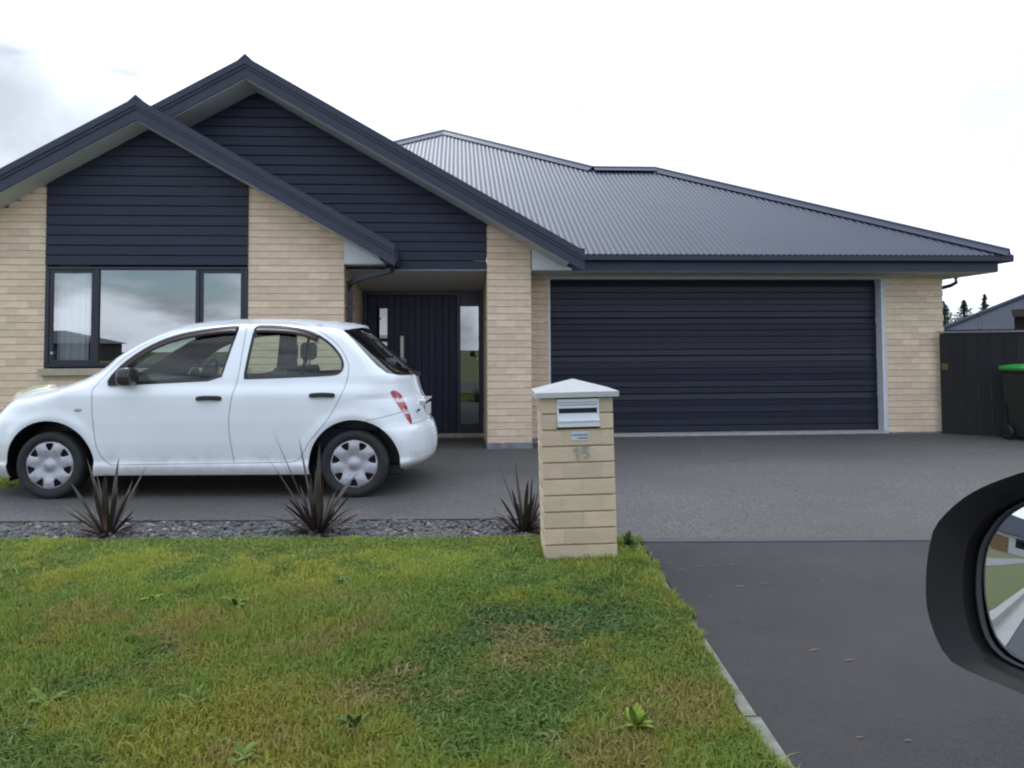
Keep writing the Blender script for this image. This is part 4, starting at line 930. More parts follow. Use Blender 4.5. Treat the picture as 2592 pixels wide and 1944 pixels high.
sg = MB(); sg.cbox(-0.038, 0.068, -0.004, 0.004, 0.684, 0.736, .001); sgo = sg.build('sign_plate', mat('sign_silver', (0.50, 0.54, 0.58), 0.4, metal=0.2), pil)
mb = MB()
for zz, xa, xb in ((0.716, -0.032, 0.062), (0.698, 0.000, 0.060)):
    x = xa
    while x < xb: 
        wl = rr.uniform(0.004, 0.007); mb.box(x, min(x+wl, xb), -0.0052, -0.0041, zz-0.0045, zz+0.0045); x += wl+0.0025
mb.build('sign_lettering', mat('sign_ink', (0.10, 0.12, 0.16), 0.6), sgo)
NUM = mat('numeral_metal', (0.33, 0.31, 0.31), 0.45, metal=0.2)
def digit(polys, nm):
    q = MB()
    for p_ in polys: q.prism(p_, -0.008, 0.001)
    q.build(nm, NUM, pil)
zb = 0.580
digit([[(-0.010, zb), (0.002, zb), (0.002, zb+0.068), (-0.008, zb+0.068), (-0.026, zb+0.056), (-0.026, zb+0.045), (-0.010, zb+0.053)]], 'numeral')
arc5 = [(0.044+0.022*math.cos(R(t)), zb+0.023+0.022*math.sin(R(t))) for t in range(-140, 131, 18)]; inn5 = [(0.044+0.012*math.cos(R(t)), zb+0.023+0.012*math.sin(R(t))) for t in range(-140, 131, 18)]
five = [[arc5[i], arc5[i+1], inn5[i+1], inn5[i]] for i in range(len(arc5)-1)]
digit(five+[[(0.023, zb+0.032), (0.034, zb+0.032), (0.036, zb+0.068), (0.026, zb+0.068)], [(0.0265, zb+0.0681), (0.064, zb+0.0681), (0.064, zb+0.0575), (0.0265, zb+0.0575)]], 'numeral')

# ------------------------------------------------------------------ fence / gate, bin
FEN = mat('dark_fence_stain', (0.012, 0.0115, 0.014), 0.85, var=0.25, scale=3, objvar=0.2, stretch=(3, 3, 0.5))
fa, fb = Vector((5.93, 10.93, 0)), Vector((7.6, 9.72, 0))
fang = math.atan2(fb.y-fa.y, fb.x-fa.x)
fence = thing('side_gate_fence', 'dark stained vertical board fence beside the garage wall with a pale top rail', 'fence', fa, fang)
flen = (fb-fa).length; x = 0.0
rf_ = random.Random(9)
while x < flen:
    MB().cbox(x+.001, x+.149, -0.008+rf_.uniform(-.002, .002), 0.012, -0.04, 1.385+rf_.uniform(-.003, .003), .003).build('board', FEN, fence); x += 0.15
mb = MB(); mb.box(0, flen, 0.012, 0.05, 0.35, 0.43); mb.box(0, flen, 0.012, 0.05, 1.1, 1.18); mb.build('rail', FEN, fence)
mb = MB(); mb.cbox(-0.02, flen, -0.03, 0.06, 1.392, 1.412, .003); mb.build('top_rail', mat('weathered_rail', (0.20, 0.19, 0.18), 0.8, var=0.2, scale=6), fence)
mb = MB(); mb.cbox(0.02, 0.10, -0.03, -0.008, 0.88, 0.97, .006); mb.cbox(0.04, 0.075, -0.045, -0.03, 0.915, 0.935, .004); mb.build('gate_latch', mat('brass_latch', (0.14, 0.085, 0.02), 0.5, metal=0.3), fence)

BING = mat('bin_body_plastic', (0.016, 0.022, 0.018), 0.5, var=0.1, scale=4)
LIDG = mat('bin_lid_green', (0.035, 0.30, 0.055), 0.42, var=0.1, scale=6)
wb = thing('wheelie_bin', 'dark green wheelie bin with a bright green lid standing by the fence', 'bin', (6.68, 10.05, 0.0), R(12))
mb = MB(); lv = [(0.06, 0.205, 0.22), (0.30, 0.225, 0.245), (0.86, 0.275, 0.29), (0.875, 0.295, 0.31), (0.905, 0.295, 0.31), (0.906, 0.27, 0.285)]; ring = lambda a, e, z: [(sx*a*(1-.12*(k == 1)), sy*e*(1-.12*(k == 0)), z) for sx, sy, k in ((-1, -1, 0), (-1, -1, 1), (1, -1, 1), (1, -1, 0), (1, 1, 0), (1, 1, 1), (-1, 1, 1), (-1, 1, 0))]
vs = [];
for z, a, e in lv: vs += ring(a, e, z)
mb.add(vs, [(8*i+j, 8*i+(j+1) % 8, 8*i+8+(j+1) % 8, 8*i+8+j) for i in range(len(lv)-1) for j in range(8)]+[tuple(range(7, -1, -1))])
for xk in (-0.12, 0.12): mb.cbox(xk-0.02, xk+0.02, -0.262, -0.215, 0.08, 0.80, .01)
mb.build('body', BING, wb)
mb = MB(); vs = []
for z, a, e in ((0.905, 0.30, 0.315), (0.93, 0.302, 0.317), (0.955, 0.27, 0.28), (0.975, 0.18, 0.19), (0.980, 0.05, 0.06)): vs += ring(a, e, z)
mb.add(vs, [(8*i+j, 8*i+(j+1) % 8, 8*i+8+(j+1) % 8, 8*i+8+j) for i in range(4) for j in range(8)]+[tuple(range(32, 40))])
mb.cbox(-0.09, 0.09, -0.345, -0.305, 0.905, 0.93, .008)
for xk in (-0.2, 0.2): mb.tube([(xk, 0.30, 0.93), (xk, 0.36, 0.94), (xk+0.06, 0.37, 0.94)], 0.015, 6)
shade_auto(mb.build('lid', LIDG, wb), 30)
mb = MB(); mb.tube([(-0.22, 0.37, 0.93), (0.22, 0.37, 0.93)], 0.014, 6); mb.build('handle', BING, wb)
for s_ in (-1, 1):
    mb = MB(); mb.lathe([(0.0, -0.025), (0.08, -0.025), (0.1, -0.015), (0.1, 0.015), (0.08, 0.025), (0.0, 0.025)], 20); vs = [(s_*0.25+y, 0.22+x_, z+0.10) for x_, y, z in mb.v]; mb.v = vs; mb.build('wheel', BLACK, wb)
mb = MB(); mb.box(-0.20, -0.08, -0.2665, -0.262, 0.70, 0.745); st = mb.build('sticker', mat('sticker_paper', (0.5, 0.5, 0.55), 0.6), wb); 

# ------------------------------------------------------------------ flax plants
FLAX = mat('bronze_flax_leaf', (0.034, 0.025, 0.021), 0.5, c2=(0.062, 0.045, 0.036), scale=6, objvar=0.35)
FLAXG = mat('green_flax_leaf', (0.035, 0.055, 0.02), 0.45, var=0.3, scale=6, objvar=0.3)
FLAXD = mat('dead_flax_leaf', (0.16, 0.085, 0.055), 0.8, var=0.3, scale=6, objvar=0.2)
def leaf_blade(mb, base, az, el, ln, wd, droop, fold=0.25, n=9, twist=0.0, flat=False):
    d = Vector((math.cos(az)*math.cos(el), math.sin(az)*math.cos(el), math.sin(el))); side = Vector((-math.sin(az), math.cos(az), 0)); p = Vector(base); b0 = len(mb.v)
    for i in range(n+1):
        t = i/n; w_ = wd*(0.55+0.9*t if t < 0.5 else 1.0*(1-((t-0.5)/0.5)**2.2)) if not flat else wd*math.sin(math.pi*min(1, t*0.96+0.04))**0.6
        w_ = max(w_, 0.0006)
        ca, sa = math.cos(twist*t), math.sin(twist*t); nrm_ = d.cross(side).normalized(); sd_ = side*ca+nrm_*sa
        nn_ = d.cross(sd_).normalized()
        mb.v += [tuple(p-sd_*w_/2-nn_*w_*fold), tuple(p), tuple(p+sd_*w_/2-nn_*w_*fold)]
        p = p+d*(ln/n)
        d = (d+Vector((0, 0, -1))*droop/n*(0.4+1.6*t)).normalized()
    for i in range(n):
        q = b0+3*i; mb.f += [(q, q+1, q+4, q+3), (q+1, q+2, q+5, q+4)]; mb.mi += [0, 0]
def flax(loc, label, nl, hgt, seed, special=()):
    t = thing('flax_plant', label, 'flax', loc, 0, 'dark flax plants in the gravel strip'); rr_ = random.Random(seed)
    for i in range(nl):
        az = rr_.uniform(0, 2*math.pi); q = rr_.random(); el = R(rr_.uniform(30, 88) if q > 0.3 else rr_.uniform(8, 40)); ln = hgt*rr_.uniform(0.45, 1.0)*(0.75+0.4*math.sin(el)); mb = MB()
        leaf_blade(mb, (0.035*math.cos(az)*rr_.random(), 0.035*math.sin(az)*rr_.random(), 0.0), az, el, ln, rr_.uniform(0.020, 0.036), rr_.uniform(0.2, 1.3)*(1.15-math.sin(el)*0.7), 0.22, 9, rr_.uniform(-.6, .6))
        mt = FLAXG if rr_.random() < 0.17 and ln < hgt*0.7 else (FLAXD if rr_.random() < 0.09 else FLAX); mb.build('leaf', mt, t, smooth=True, recalc=False)
    for az, el, ln, wd, dr in special:
        mb = MB(); leaf_blade(mb, (0, 0, 0), R(az), R(el), ln, wd, dr, 0.2, 10, 0.3); mb.build('leaf', FLAX, t, smooth=True, recalc=False)
    return t
flax((-2.70, 5.30, -0.02), 'squat dark flax plant in front of the car front wheel', 64, 0.40, 21, [(150, 68, 0.56, .03, .5), (45, 62, 0.50, .026, .1), (80, 80, .52, .028, .2), (170, 40, .42, .022, .7)])
flax((-1.31, 5.32, -0.02), 'tallest wispy dark flax plant in front of the car rear wheel', 58, 0.40, 33, [(172, 66, 0.78, .018, .12), (165, 55, 0.66, .016, .2), (140, 72, .68, .020, .1), (95, 83, .60, .034, .1), (30, 62, .50, .034, .7), (185, 25, .5, .014, .8), (20, 35, .48, .012, .9)])
flax((0.07, 5.34, -0.02), 'small dark flax plant beside the letterbox pillar', 46, 0.34, 45, [(140, 66, 0.48, .022, .35), (120, 78, 0.50, .022, .15), (165, 40, .42, .018, .8), (150, 35, .38, .018, .9)])

# ------------------------------------------------------------------ gravel
PEB = mat('river_pebbles', (0.2, 0.2, 0.2), 0.75, attr='tone', bump=0.15, bscale=80)
bm = bmesh.new(); bmesh.ops.create_icosphere(bm, subdivisions=1, radius=1); bm.verts.index_update()
bv = np.array([v.co[:] for v in bm.verts]); bf = np.array([[v.index for v in f.verts] for f in bm.faces]); bm.free()
npb = 10500; px = rng.uniform(-4.4, 0.60, npb); py = rng.uniform(5.03, 5.655, npb)
px = np.where(rng.random(npb) < 0.93, px, rng.uniform(-8, -4.4, npb))
s = rng.gamma(5, 0.0019, npb)+0.005; sc3 = np.stack([s*rng.uniform(.9, 1.5, npb), s*rng.uniform(.8, 1.2, npb), s*rng.uniform(.45, .8, npb)], -1); th = rng.uniform(0, 6.28, npb)
V = bv[None]*sc3[:, None]*(1+0.12*rng.standard_normal((npb, len(bv), 1)))
X = V[..., 0]*np.cos(th)[:, None]-V[..., 1]*np.sin(th)[:, None]; Y = V[..., 0]*np.sin(th)[:, None]+V[..., 1]*np.cos(th)[:, None]
V = np.stack([X+px[:, None], Y+py[:, None], V[..., 2]+(-0.022+rng.uniform(0, .016, npb))[:, None]], -1).reshape(-1, 3)
Fp = (bf[None]+(np.arange(npb)*len(bv))[:, None, None]).reshape(-1, 3)
base = rng.uniform(0.05, 0.13, npb)**1.0; tn = rng.uniform(-1, 1, npb); cl_ = np.stack([base*(1+.10*tn), base, base*(1.05-.12*tn)], -1); wht = rng.random(npb) < 0.035; cl_[wht] = [0.30, 0.29, 0.26]; brn = rng.random(npb) < 0.06; cl_[brn] = [0.15, 0.09, 0.06]
gv = link('gravel', np_mesh('gravel', V, Fp, PEB, np.repeat(cl_, len(bv), 0), smooth=False)); kind(gv, 'stuff')

# ------------------------------------------------------------------ lawn grass
GRASS = bpy.data.materials.new('grass_blade'); GRASS.use_nodes = True
t = GRASS.node_tree; n = t.nodes; l = t.links; bs = n['Principled BSDF']; a = n.new('ShaderNodeAttribute'); a.attribute_name = 'tone'; l.new(a.outputs['Color'], bs.inputs['Base Color']); bs.inputs['Roughness'].default_value = 0.55; bs.inputs['Specular IOR Level'].default_value = 0.25
tr = n.new('ShaderNodeBsdfTranslucent'); l.new(a.outputs['Color'], tr.inputs[0]); ms = n.new('ShaderNodeMixShader'); ms.inputs[0].default_value = 0.35; l.new(bs.outputs[0], ms.inputs[1]); l.new(tr.outputs[0], ms.inputs[2]); l.new(ms.outputs[0], n['Material Output'].inputs[0])
def tone_at(x, y, r):
    n1_ = fbm(x, y*1.0, 11, 0.9); n2_ = fbm(x, y, 23, 2.6); n3_ = fbm(x, y, 37, 1.4); n4_ = fbm(x, y, 53, 5.0)
    yel = np.array([0.285, 0.305, 0.045]); grn = np.array([0.175, 0.275, 0.040]); dk = np.array([0.058, 0.138, 0.030]); dry = np.array([0.31, 0.25, 0.09])
    tt = sstep(n1_*0.4+n2_*0.3+fbm(x, y, 131, 9.0)*0.3+0.2*(r-0.5), 0.34, 0.60)[:, None]; c = yel*(1-tt)+grn*tt
    # far strip by the gravel is lusher and yellower green
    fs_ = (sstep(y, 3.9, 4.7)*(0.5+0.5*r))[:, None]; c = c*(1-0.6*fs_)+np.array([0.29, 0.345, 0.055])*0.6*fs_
    clover = sstep(n3_*0.7+0.3*fbm(x, y, 141, 7.0), 0.49, 0.58)*0.6+1.0*np.exp(-(((x-0.25)/0.55)**2+((y-3.75)/0.62)**2))*sstep(n2_, 0.30, 0.5)
    clover = np.clip(clover, 0, 1)[:, None]*0.85; c = c*(1-clover)+dk*clover
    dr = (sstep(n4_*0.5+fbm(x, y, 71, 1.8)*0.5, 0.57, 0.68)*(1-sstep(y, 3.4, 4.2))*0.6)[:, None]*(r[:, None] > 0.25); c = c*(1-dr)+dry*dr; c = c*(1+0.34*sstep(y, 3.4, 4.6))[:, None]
    return c*np.array([1.0, 0.90, 1.12])*(0.72+0.56*r[:, None]), clover[:, 0]
def blades(name, nb, xr, yr, keepf, h0, seed, wmul=1.0):
    g_ = np.random.default_rng(seed); X = g_.uniform(*xr, nb); Y = yr[0]+(yr[1]-yr[0])*g_.random(nb)**1.35
    k = keepf(X, Y); X, Y = X[k], Y[k]
    bare = fbm(X, Y, 91, 2.1); k = (bare < 0.60) | (g_.random(len(X)) < 0.45); X, Y = X[k], Y[k]; nb = len(X)
    r = g_.random(nb); c, clv = tone_at(X, Y, r)
    hgt = h0*(0.35+0.75*g_.random(nb)+0.7*g_.random(nb)**7)*(0.6+0.9*fbm(X, Y, 5, 3.5))*(1-0.45*clv); wd = (0.0022+0.0024*g_.random(nb))*(1+1.6*clv)*wmul
    az = g_.uniform(0, 2*np.pi, nb); lean_ = hgt*(0.08+0.95*g_.random(nb)**1.6)*(1+0.7*clv); fa = az+np.pi/2+g_.normal(0, .5, nb)
    dx, dy = np.cos(az)*lean_, np.sin(az)*lean_; sx, sy = np.cos(fa)*wd, np.sin(fa)*wd; Z = np.full(nb, 0.0)
    P = np.empty((nb, 5, 3)); P[:, 0] = np.stack([X-sx, Y-sy, Z], -1); P[:, 1] = np.stack([X+sx, Y+sy, Z], -1)
    P[:, 2] = np.stack([X+dx*.4-sx*.8, Y+dy*.4-sy*.8, Z+hgt*.62], -1); P[:, 3] = np.stack([X+dx*.4+sx*.8, Y+dy*.4+sy*.8, Z+hgt*.62], -1); P[:, 4] = np.stack([X+dx, Y+dy, Z+hgt*(0.92-0.25*np.minimum(1, lean_/hgt))], -1)
    F3 = (np.array([[0, 1, 3], [0, 3, 2], [2, 3, 4]])[None]+(np.arange(nb)*5)[:, None, None]).reshape(-1, 3)
    o = link(name, np_mesh(name, P.reshape(-1, 3), F3, GRASS, np.repeat(c, 5, 0))); return kind(o, 'stuff')
edge = lambda y: 0.757-0.02*(y-2.3)/2.6+0.045*sstep(y, 2.95, 3.4)
def in_view(X, Y): return (X > -0.68*Y-1.5) & (X < edge(Y)+0.015*np.sin(Y*9)+0.012*np.sin(Y*23)) & ~((X > 0.175) & (X < 0.60) & (Y > 4.57) & (Y < 4.96))
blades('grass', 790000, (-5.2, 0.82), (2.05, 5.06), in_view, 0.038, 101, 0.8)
blades('grass', 14000, (-5.9, LEFT_EDGE-0.01), (6.7, 9.4), lambda X, Y: X < LEFT_EDGE, 0.045, 103, 1.8)

# weeds
WEED = mat('weed_leaf', (0.115, 0.175, 0.035), 0.75, spec=0.15, var=0.25, scale=15)
WEEDB = mat('bright_weed_leaf', (0.16, 0.235, 0.035), 0.75, spec=0.15, var=0.2, scale=15)
WEEDD = mat('dark_weed_leaf', (0.066, 0.120, 0.032), 0.75, spec=0.15, var=0.25, scale=15)
def weed(x, y, size, nl, mt, label, seed, up=25):
    t = thing('weed', label, 'weed', (x, y, 0.012), 0, 'broad leaved weeds in the lawn'); rr_ = random.Random(seed)
    for i in range(int(nl*1.5)):
        mb = MB(); az = 2*math.pi*i/nl+rr_.uniform(-.5, .5); leaf_blade(mb, (rr_.uniform(-.01, .01), rr_.uniform(-.01, .01), 0.004), az, R(rr_.uniform(up*0.5, up*2.2)), size*rr_.uniform(.4, .85), size*rr_.uniform(.16, .27), rr_.uniform(.6, 1.8), 0.22, 7, rr_.uniform(-.5, .5), True)
        mb.build('leaf', mt, t, smooth=True, recalc=False)
weed(-1.752, 3.85, 0.11, 9, WEEDB, 'pale weed rosette in the lawn ahead of the left flax plant', 1)
weed(-1.30, 3.75, 0.12, 10, WEED, 'wide weed rosette between the left and middle flax plants', 2)
weed(-0.88, 4.08, 0.11, 9, WEEDD, 'dark weed tuft in the lawn ahead of the middle flax plant', 3)
weed(-0.875, 2.87, 0.13, 10, WEEDD, 'flat dark weed near the middle of the lawn', 4, 15)
weed(-1.09, 2.74, 0.10, 11, WEED, 'bushy weed in the lower left of the lawn', 5, 35)
weed(-1.60, 2.74, 0.10, 10, WEED, 'low weed near the left edge of the lawn', 6)
weed(-0.51, 2.56, 0.10, 12, WEEDD, 'dense dark weed low in the lawn', 7, 30)
weed(0.385, 2.56, 0.13, 8, WEEDB, 'bright large leaved weed near the asphalt edge', 8, 30)
weed(0.70, 4.84, 0.12, 16, WEEDD, 'leafy dark weed clump at the right foot of the brick pillar', 9, 45)
weed(-0.80, 2.37, 0.09, 9, WEED, 'small weed at the bottom of the lawn', 10)
# dry leaf litter on the asphalt
mb = MB(); rr = random.Random(12)
for px_, py_, sz in ((1.02, 4.42, .05), (1.10, 4.44, .04), (1.2, 4.45, .04), (0.9, 4.36, .05), (1.55, 4.5, .035), (1.27, 4.1, .05), (1.12, 4.05, .06), (1.18, 3.2, .05), (1.28, 3.1, .045), (1.06, 2.5, .03), (1.2, 2.48, .03), (1.6, 4.15, .03), (0.86, 4.5, .04), (1.72, 4.3, .03), (0.95, 3.9, .03)):
    leaf_blade(mb, (px_, py_, 0.004), rr.uniform(-.4, .4), R(8), sz, sz*.16, .6, .1, 4, 0, True)
kind(mb.build('leaf_litter', mat('dry_leaf', (0.15, 0.125, 0.07), 0.8, var=0.2, scale=30), recalc=False), 'stuff')

# ------------------------------------------------------------------ neighbours and trees
TILE = mat('neighbour_roof_steel', (0.060, 0.066, 0.085), 0.8, spec=0.1, var=0.08, scale=0.7)
NW = mat('neighbour_wall', (0.12, 0.09, 0.07), 0.9, var=0.1, scale=2)
nb = thing('neighbour_house', 'neighbouring house with a low grey blue hip roof behind the dark fence', 'house', (13.6, 25.0, 0), R(-31))
zt0, sl_, LW, LD = 1.70, 0.47, 18.0, 11.0
mb = MB(); mb.box(0.6, LW-0.6, 0.6, LD-0.6, -0.1, zt0); mb.build('wall', NW, nb)
hp_ = LD/2; rz_ = zt0+sl_*hp_
mb = MB(); mb.add([(0, 0, zt0), (LW, 0, zt0), (LW, LD, zt0), (0, LD, zt0), (hp_, hp_, rz_), (LW-hp_, hp_, rz_)], [(0, 1, 5, 4), (1, 2, 5), (2, 3, 4, 5), (3, 0, 4)])
nr = mb.build('roof', TILE, nb)
k = 1.1
while k < LW-1:
    ln = min(hp_, k, LW-k); q = MB(); q.tube([(k, 0.0, zt0+0.012), (k, ln, zt0+sl_*ln+0.012)], 0.03, 4); q.build('roof_seam', ROOF, nr); k += 1.25
mb = MB(); mb.tube([(0, 0, zt0+0.03), (hp_, hp_, rz_+0.03)], 0.07, 6); mb.tube([(hp_, hp_, rz_+0.03), (LW-hp_, hp_, rz_+0.03)], 0.07, 6); mb.build('ridge_cap', TILE, nr)
mb = MB(); mb.box(-0.05, LW+0.05, -0.12, 0, zt0-0.16, zt0+0.01); mb.build('gutter', DARKM, nb)
sh = thing('garden_shed', 'dark shed corner with a brown eave at the right edge behind the fence', 'shed', (0, 0, 0))
mb = MB(); mb.prism([(7.98, 12.5), (11, 12.5), (11, 15), (9.95, 15)], -0.05, 1.70, 'z'); mb.build('wall', mat('shed_wall', (0.02, 0.018, 0.018), 0.9), sh)
mb = MB(); mb.add([(7.74, 12.2, 1.77), (11.2, 12.2, 1.93), (11.2, 15.2, 1.93), (9.95, 15.2, 1.77), (7.80, 12.25, 1.66), (11.2, 12.25, 1.79), (11.2, 15.1, 1.79), (9.95, 15.1, 1.66)], [(0, 1, 2, 3), (4, 7, 6, 5), (0, 4, 5, 1), (1, 5, 6, 2), (2, 6, 7, 3), (3, 7, 4, 0)])
mb.build('roof', mat('brown_eave', (0.085, 0.062, 0.052), 0.7), sh)

NEED = mat('conifer_needles', (0.020, 0.030, 0.016), 0.9, c2=(0.035, 0.045, 0.022), scale=1.2)
BARK = mat('bark', (0.05, 0.04, 0.03), 0.9)
def conifer(x, y, hgt, wd, label, seed, gap=0.0):
    t = thing('conifer_tree', label, 'tree', (x, y, -0.1), 0, 'dark conifers beyond the neighbouring roof'); rr_ = random.Random(seed)
    mb = MB(); mb.tube([(0, 0, 0), (0.05, 0, hgt*0.5), (0, 0.03, hgt)], [0.16, 0.08, 0.012], 7); mb.build('trunk', BARK, t)
    mb = MB(); z = 0.12*hgt
    while z < hgt:
        q = 1-z/hgt; rad = wd*(q**1.05)*rr_.uniform(.65, 1.2)+0.04; nbr = 9
        for i in range(nbr):
            if rr_.random() < gap*(0.3+z/hgt): continue
            a = rr_.uniform(0, 6.28); ln = rad*rr_.uniform(.6, 1.25); rise = rr_.uniform(-.05, .45)*ln
            ax_ = Vector((math.cos(a), math.sin(a), 0)); sd_ = Vector((-math.sin(a), math.cos(a), 0))
            for s_ in range(6):
                f0 = (s_+rr_.random())/6; c0 = ax_*ln*f0+Vector((0, 0, z+rise*f0+rr_.uniform(-.05, .05)))
                for _ in range(4):
                    v1_ = Vector((rr_.uniform(-1, 1), rr_.uniform(-1, 1), rr_.uniform(-.4, .8)))*0.10; v2_ = Vector((rr_.uniform(-1, 1), rr_.uniform(-1, 1), rr_.uniform(-.6, .3)))*0.09
                    mb.add([c0-v1_*.3, c0+v1_, c0+v2_], [(0, 1, 2)])
        z += 0.070*(0.6+q)
    mb.build('crown', NEED, t, recalc=False)
conifer(31.6, 58.5, 4.85, 3.4, 'dark conifer half hidden by the brick garage corner', 1)
conifer(32.9, 60, 4.65, 3.4, 'broad dark conifer just right of the garage corner', 2)
conifer(34.5, 60, 4.75, 3.0, 'dark conifer with side branches in the middle of the row', 3, .3)
conifer(35.5, 59, 5.1, 2.0, 'slim conifer with the thinnest tallest top over the neighbouring roof', 4, .55)

# street scene behind, seen in the mirror and in the window glass
nh = thing('street_house', 'pale house with grey roof and brown garage door reflected in the wing mirror', 'house', (-58, 8.6, 0), R(90))
CREAM = mat('street_house_wall', (0.55, 0.55, 0.53), 0.8, var=0.05, scale=2)
mb = MB(); mb.box(-9, 9, 0, 8, -0.1, 2.5); mb.build('wall', CREAM, nh)
mb = MB(); mb.add([(-9.6, -0.6, 2.45), (9.6, -0.6, 2.45), (9.6, 8.6, 2.45), (-9.6, 8.6, 2.45), (-5.5, 4, 4.9), (5.5, 4, 4.9)], [(0, 1, 5, 4), (1, 2, 5), (2, 3, 4, 5), (3, 0, 4), (0, 3, 2, 1)]); mb.build('roof', TILE, nh)
mb = MB(); mb.cbox(-1.1, 0.9, -0.06, 0.02, 0.05, 1.95, .02); mb.build('garage_door', mat('brown_door', (0.22, 0.13, 0.065), 0.7, var=0.1, scale=3), nh)
for xw in (-6.2, -3.6, 3.4, 6.4):
    f_w = MB().cbox(xw, xw+1.6, -0.04, 0.02, 0.9, 2.1, .02).build('window', DARKM, nh); pane(xw+.08, xw+1.52, 0.98, 2.02, -0.05, DGLASS, f_w)
oh = thing('opposite_house', 'low dark hip roofed house mirrored in the bedroom window glass', 'house', (-44, -80, 0), 0)
mb = MB(); mb.box(-7, 7, -8, 0, -0.1, 2.0); mb.build('wall', mat('opposite_wall', (0.05, 0.045, 0.045), 0.9), oh)
mb = MB(); mb.add([(-7.6, -8.6, 2.0), (7.6, -8.6, 2.0), (7.6, 0.6, 2.0), (-7.6, 0.6, 2.0), (-1.8, -4, 3.6), (1.8, -4, 3.6)], [(0, 1, 5, 4), (1, 2, 5), (2, 3, 4, 5), (3, 0, 4)]); mb.build('roof', DARKM, oh)
f_w = MB().cbox(-3, -1, -0.02, 0.04, 0.9, 1.9, .02).build('window', DARKM, oh)

# ------------------------------------------------------------------ wing mirror of the car the photo is taken from
MC = Vector((0.3621, 0.58, 1.0487)); e1 = Vector((0.4291, -0.9032, 0)); e2 = Vector((0.1115, 0.0530, 0.9924)); en = Vector((-0.8963, -0.4258, 0.1234))
wm = thing('wing_mirror', 'black car wing mirror at the right edge with kerb and lawn reflected in its glass', 'car mirror', (0, 0, 0))
OUTL = [(0.0153, 0.0807), (0.0057, 0.0759), (-0.0045, 0.0708), (-0.015, 0.065), (-0.0258, 0.0575), (-0.0341, 0.0502), (-0.0424, 0.0411), (-0.048, 0.0346), (-0.0529, 0.026), (-0.0543, 0.019), (-0.0562, 0.0077), (-0.057, -0.0062), (-0.0567, -0.017), (-0.0561, -0.0259), (-0.0545, -0.036), (-0.0514, -0.0437), (-0.047, -0.0526), (-0.0415, -0.0603), (-0.0367, -0.0655), (-0.031, -0.0685), (-0.0226, -0.0694), (-0.0109, -0.0701), (0.0003, -0.0701), (0.0111, -0.0704), (0.022, -0.071), (0.06, -0.072), (0.10, -0.072), (0.14, -0.066), (0.158, -0.045), (0.164, -0.01), (0.162, 0.03), (0.152, 0.062), (0.13, 0.084), (0.10, 0.093), (0.06, 0.092), (0.035, 0.087)]
GLL = [(0.0041, 0.0555), (-0.0051, 0.0486), (-0.0118, 0.0412), (-0.0168, 0.0326), (-0.0207, 0.025), (-0.0236, 0.0164), (-0.0251, 0.007), (-0.0252, -0.0063), (-0.0248, -0.0146), (-0.0235, -0.0229), (-0.0211, -0.0339), (-0.0175, -0.0439), (-0.0126, -0.05), (-0.0061, -0.0544), (0.0007, -0.0562), (0.0091, -0.0571), (0.05, -0.058), (0.10, -0.058), (0.13, -0.052), (0.143, -0.035), (0.148, -0.005), (0.145, 0.03), (0.135, 0.055), (0.115, 0.070), (0.09, 0.076), (0.05, 0.074), (0.022, 0.066)]
def loopn(pl_, n):
    a = np.array(pl_+[pl_[0]]); a = np.array(smooth_poly(pl_, True, 2)); a = np.vstack([a, a[:1]]); d = np.r_[0, np.cumsum(np.hypot(*np.diff(a, axis=0).T))]; 
    # start both loops at the same bearing so the rings line up
    c = a[:-1].mean(0); t = np.linspace(0, d[-1], n*4, endpoint=False); q = np.stack([np.interp(t, d, a[:, 0]), np.interp(t, d, a[:, 1])], -1)
    cen = np.array([0.055, 0.005]); ang_ = np.unwrap(np.arctan2(*(q-cen).T[::-1])); tgt = np.linspace(0, 2*math.pi, n, endpoint=False)
    ang_m = np.mod(ang_, 2*math.pi); o_ = np.argsort(ang_m); 
    return np.stack([np.interp(tgt, ang_m[o_], q[o_, 0], period=2*math.pi), np.interp(tgt, ang_m[o_], q[o_, 1], period=2*math.pi)], -1)
nL = 72; LO = loopn(OUTL, nL); LG = loopn(GLL, nL); cen = np.array([0.055, 0.005])
def M3(p, h): q = MC+e1*float(p[0])+e2*float(p[1])+en*float(h); return q[:]
rings = []
for lp_2, h in ((cen+(LO-cen)*0.45, -0.085), (cen+(LO-cen)*0.80, -0.065), (cen+(LO-cen)*0.97, -0.03), (cen+(LO-cen)*1.004, 0.0), (LO, 0.0135), (cen+(LO-cen)*0.993, 0.016), (LO*0.96+LG*0.04, 0.0165), (LO*0.55+LG*0.45, 0.012), (LO*0.24+LG*0.76, 0.006), (LO*0.20+LG*0.80, -0.006), (LO*0.12+LG*0.88, -0.010)): rings.append([M3(p, h) for p in lp_2])
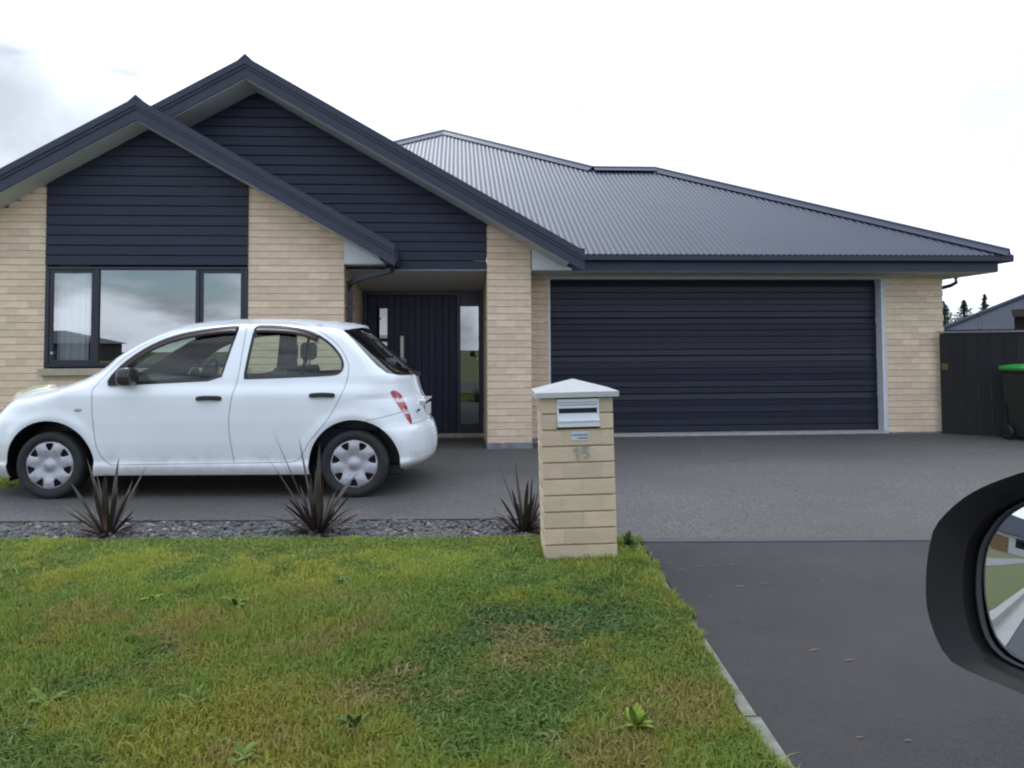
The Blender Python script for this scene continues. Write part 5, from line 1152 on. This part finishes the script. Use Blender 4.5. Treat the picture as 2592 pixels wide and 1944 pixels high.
mb = MB(); mb.v = [p for g_ in rings for p in g_]; mb.f = [(i*nL+j, i*nL+(j+1) % nL, (i+1)*nL+(j+1) % nL, (i+1)*nL+j) for i in range(len(rings)-1) for j in range(nL)]+[tuple(range(nL))]; mb.mi = [0]*len(mb.f)
MH = mat('mirror_housing', (0.008, 0.0075, 0.009), 0.5, spec=0.25, bump=0.05, bscale=900)
shade_auto(mb.build('housing', MH, wm), 40)
rings = [[M3(p, h) for p in lp_2] for lp_2, h in ((LO*0.13+LG*0.87, -0.010), (LO*0.10+LG*0.90, -0.002), (LO*0.03+LG*0.97, -0.002), (LG, -0.005))]
mb = MB(); mb.v = [p for g_ in rings for p in g_]; mb.f = [(i*nL+j, i*nL+(j+1) % nL, (i+1)*nL+(j+1) % nL, (i+1)*nL+j) for i in range(3) for j in range(nL)]; mb.mi = [0]*len(mb.f)
mb.build('mirror_surround', mat('mirror_gasket', (0.025, 0.025, 0.028), 0.5), wm, smooth=True)
MIR = bpy.data.materials.new('mirror_silver'); MIR.use_nodes = True; b_ = MIR.node_tree.nodes['Principled BSDF']; b_.inputs['Metallic'].default_value = 1; b_.inputs['Roughness'].default_value = 0.0; b_.inputs['Base Color'].default_value = (0.62, 0.64, 0.66, 1)
RC = 1.15; pts = []; nr_ = 10
for i in range(nr_+1):
    for j in range(nL):
        p = cen+(LG-cen)[j]*(i/nr_ if i else 0.001); d2 = float(((p-np.array([-0.0043, 0.0245]))**2).sum()); pts.append(M3(p, -0.0055-d2/(2*RC)))
mb = MB(); mb.v = pts; mb.f = [(i*nL+j, i*nL+(j+1) % nL, (i+1)*nL+(j+1) % nL, (i+1)*nL+j) for i in range(nr_) for j in range(nL)]; mb.mi = [0]*len(mb.f)
mo = mb.build('mirror_glass', MIR, wm, smooth=True)
mb = MB(); mb.tube([MC+e1*0.14-en*0.03-e2*0.03, MC+e1*0.19-en*0.03-e2*0.05, MC+e1*0.26-en*0.02-e2*0.07], [0.03, 0.028, 0.035], 10); mb.build('mirror_arm', MH, wm, smooth=True)
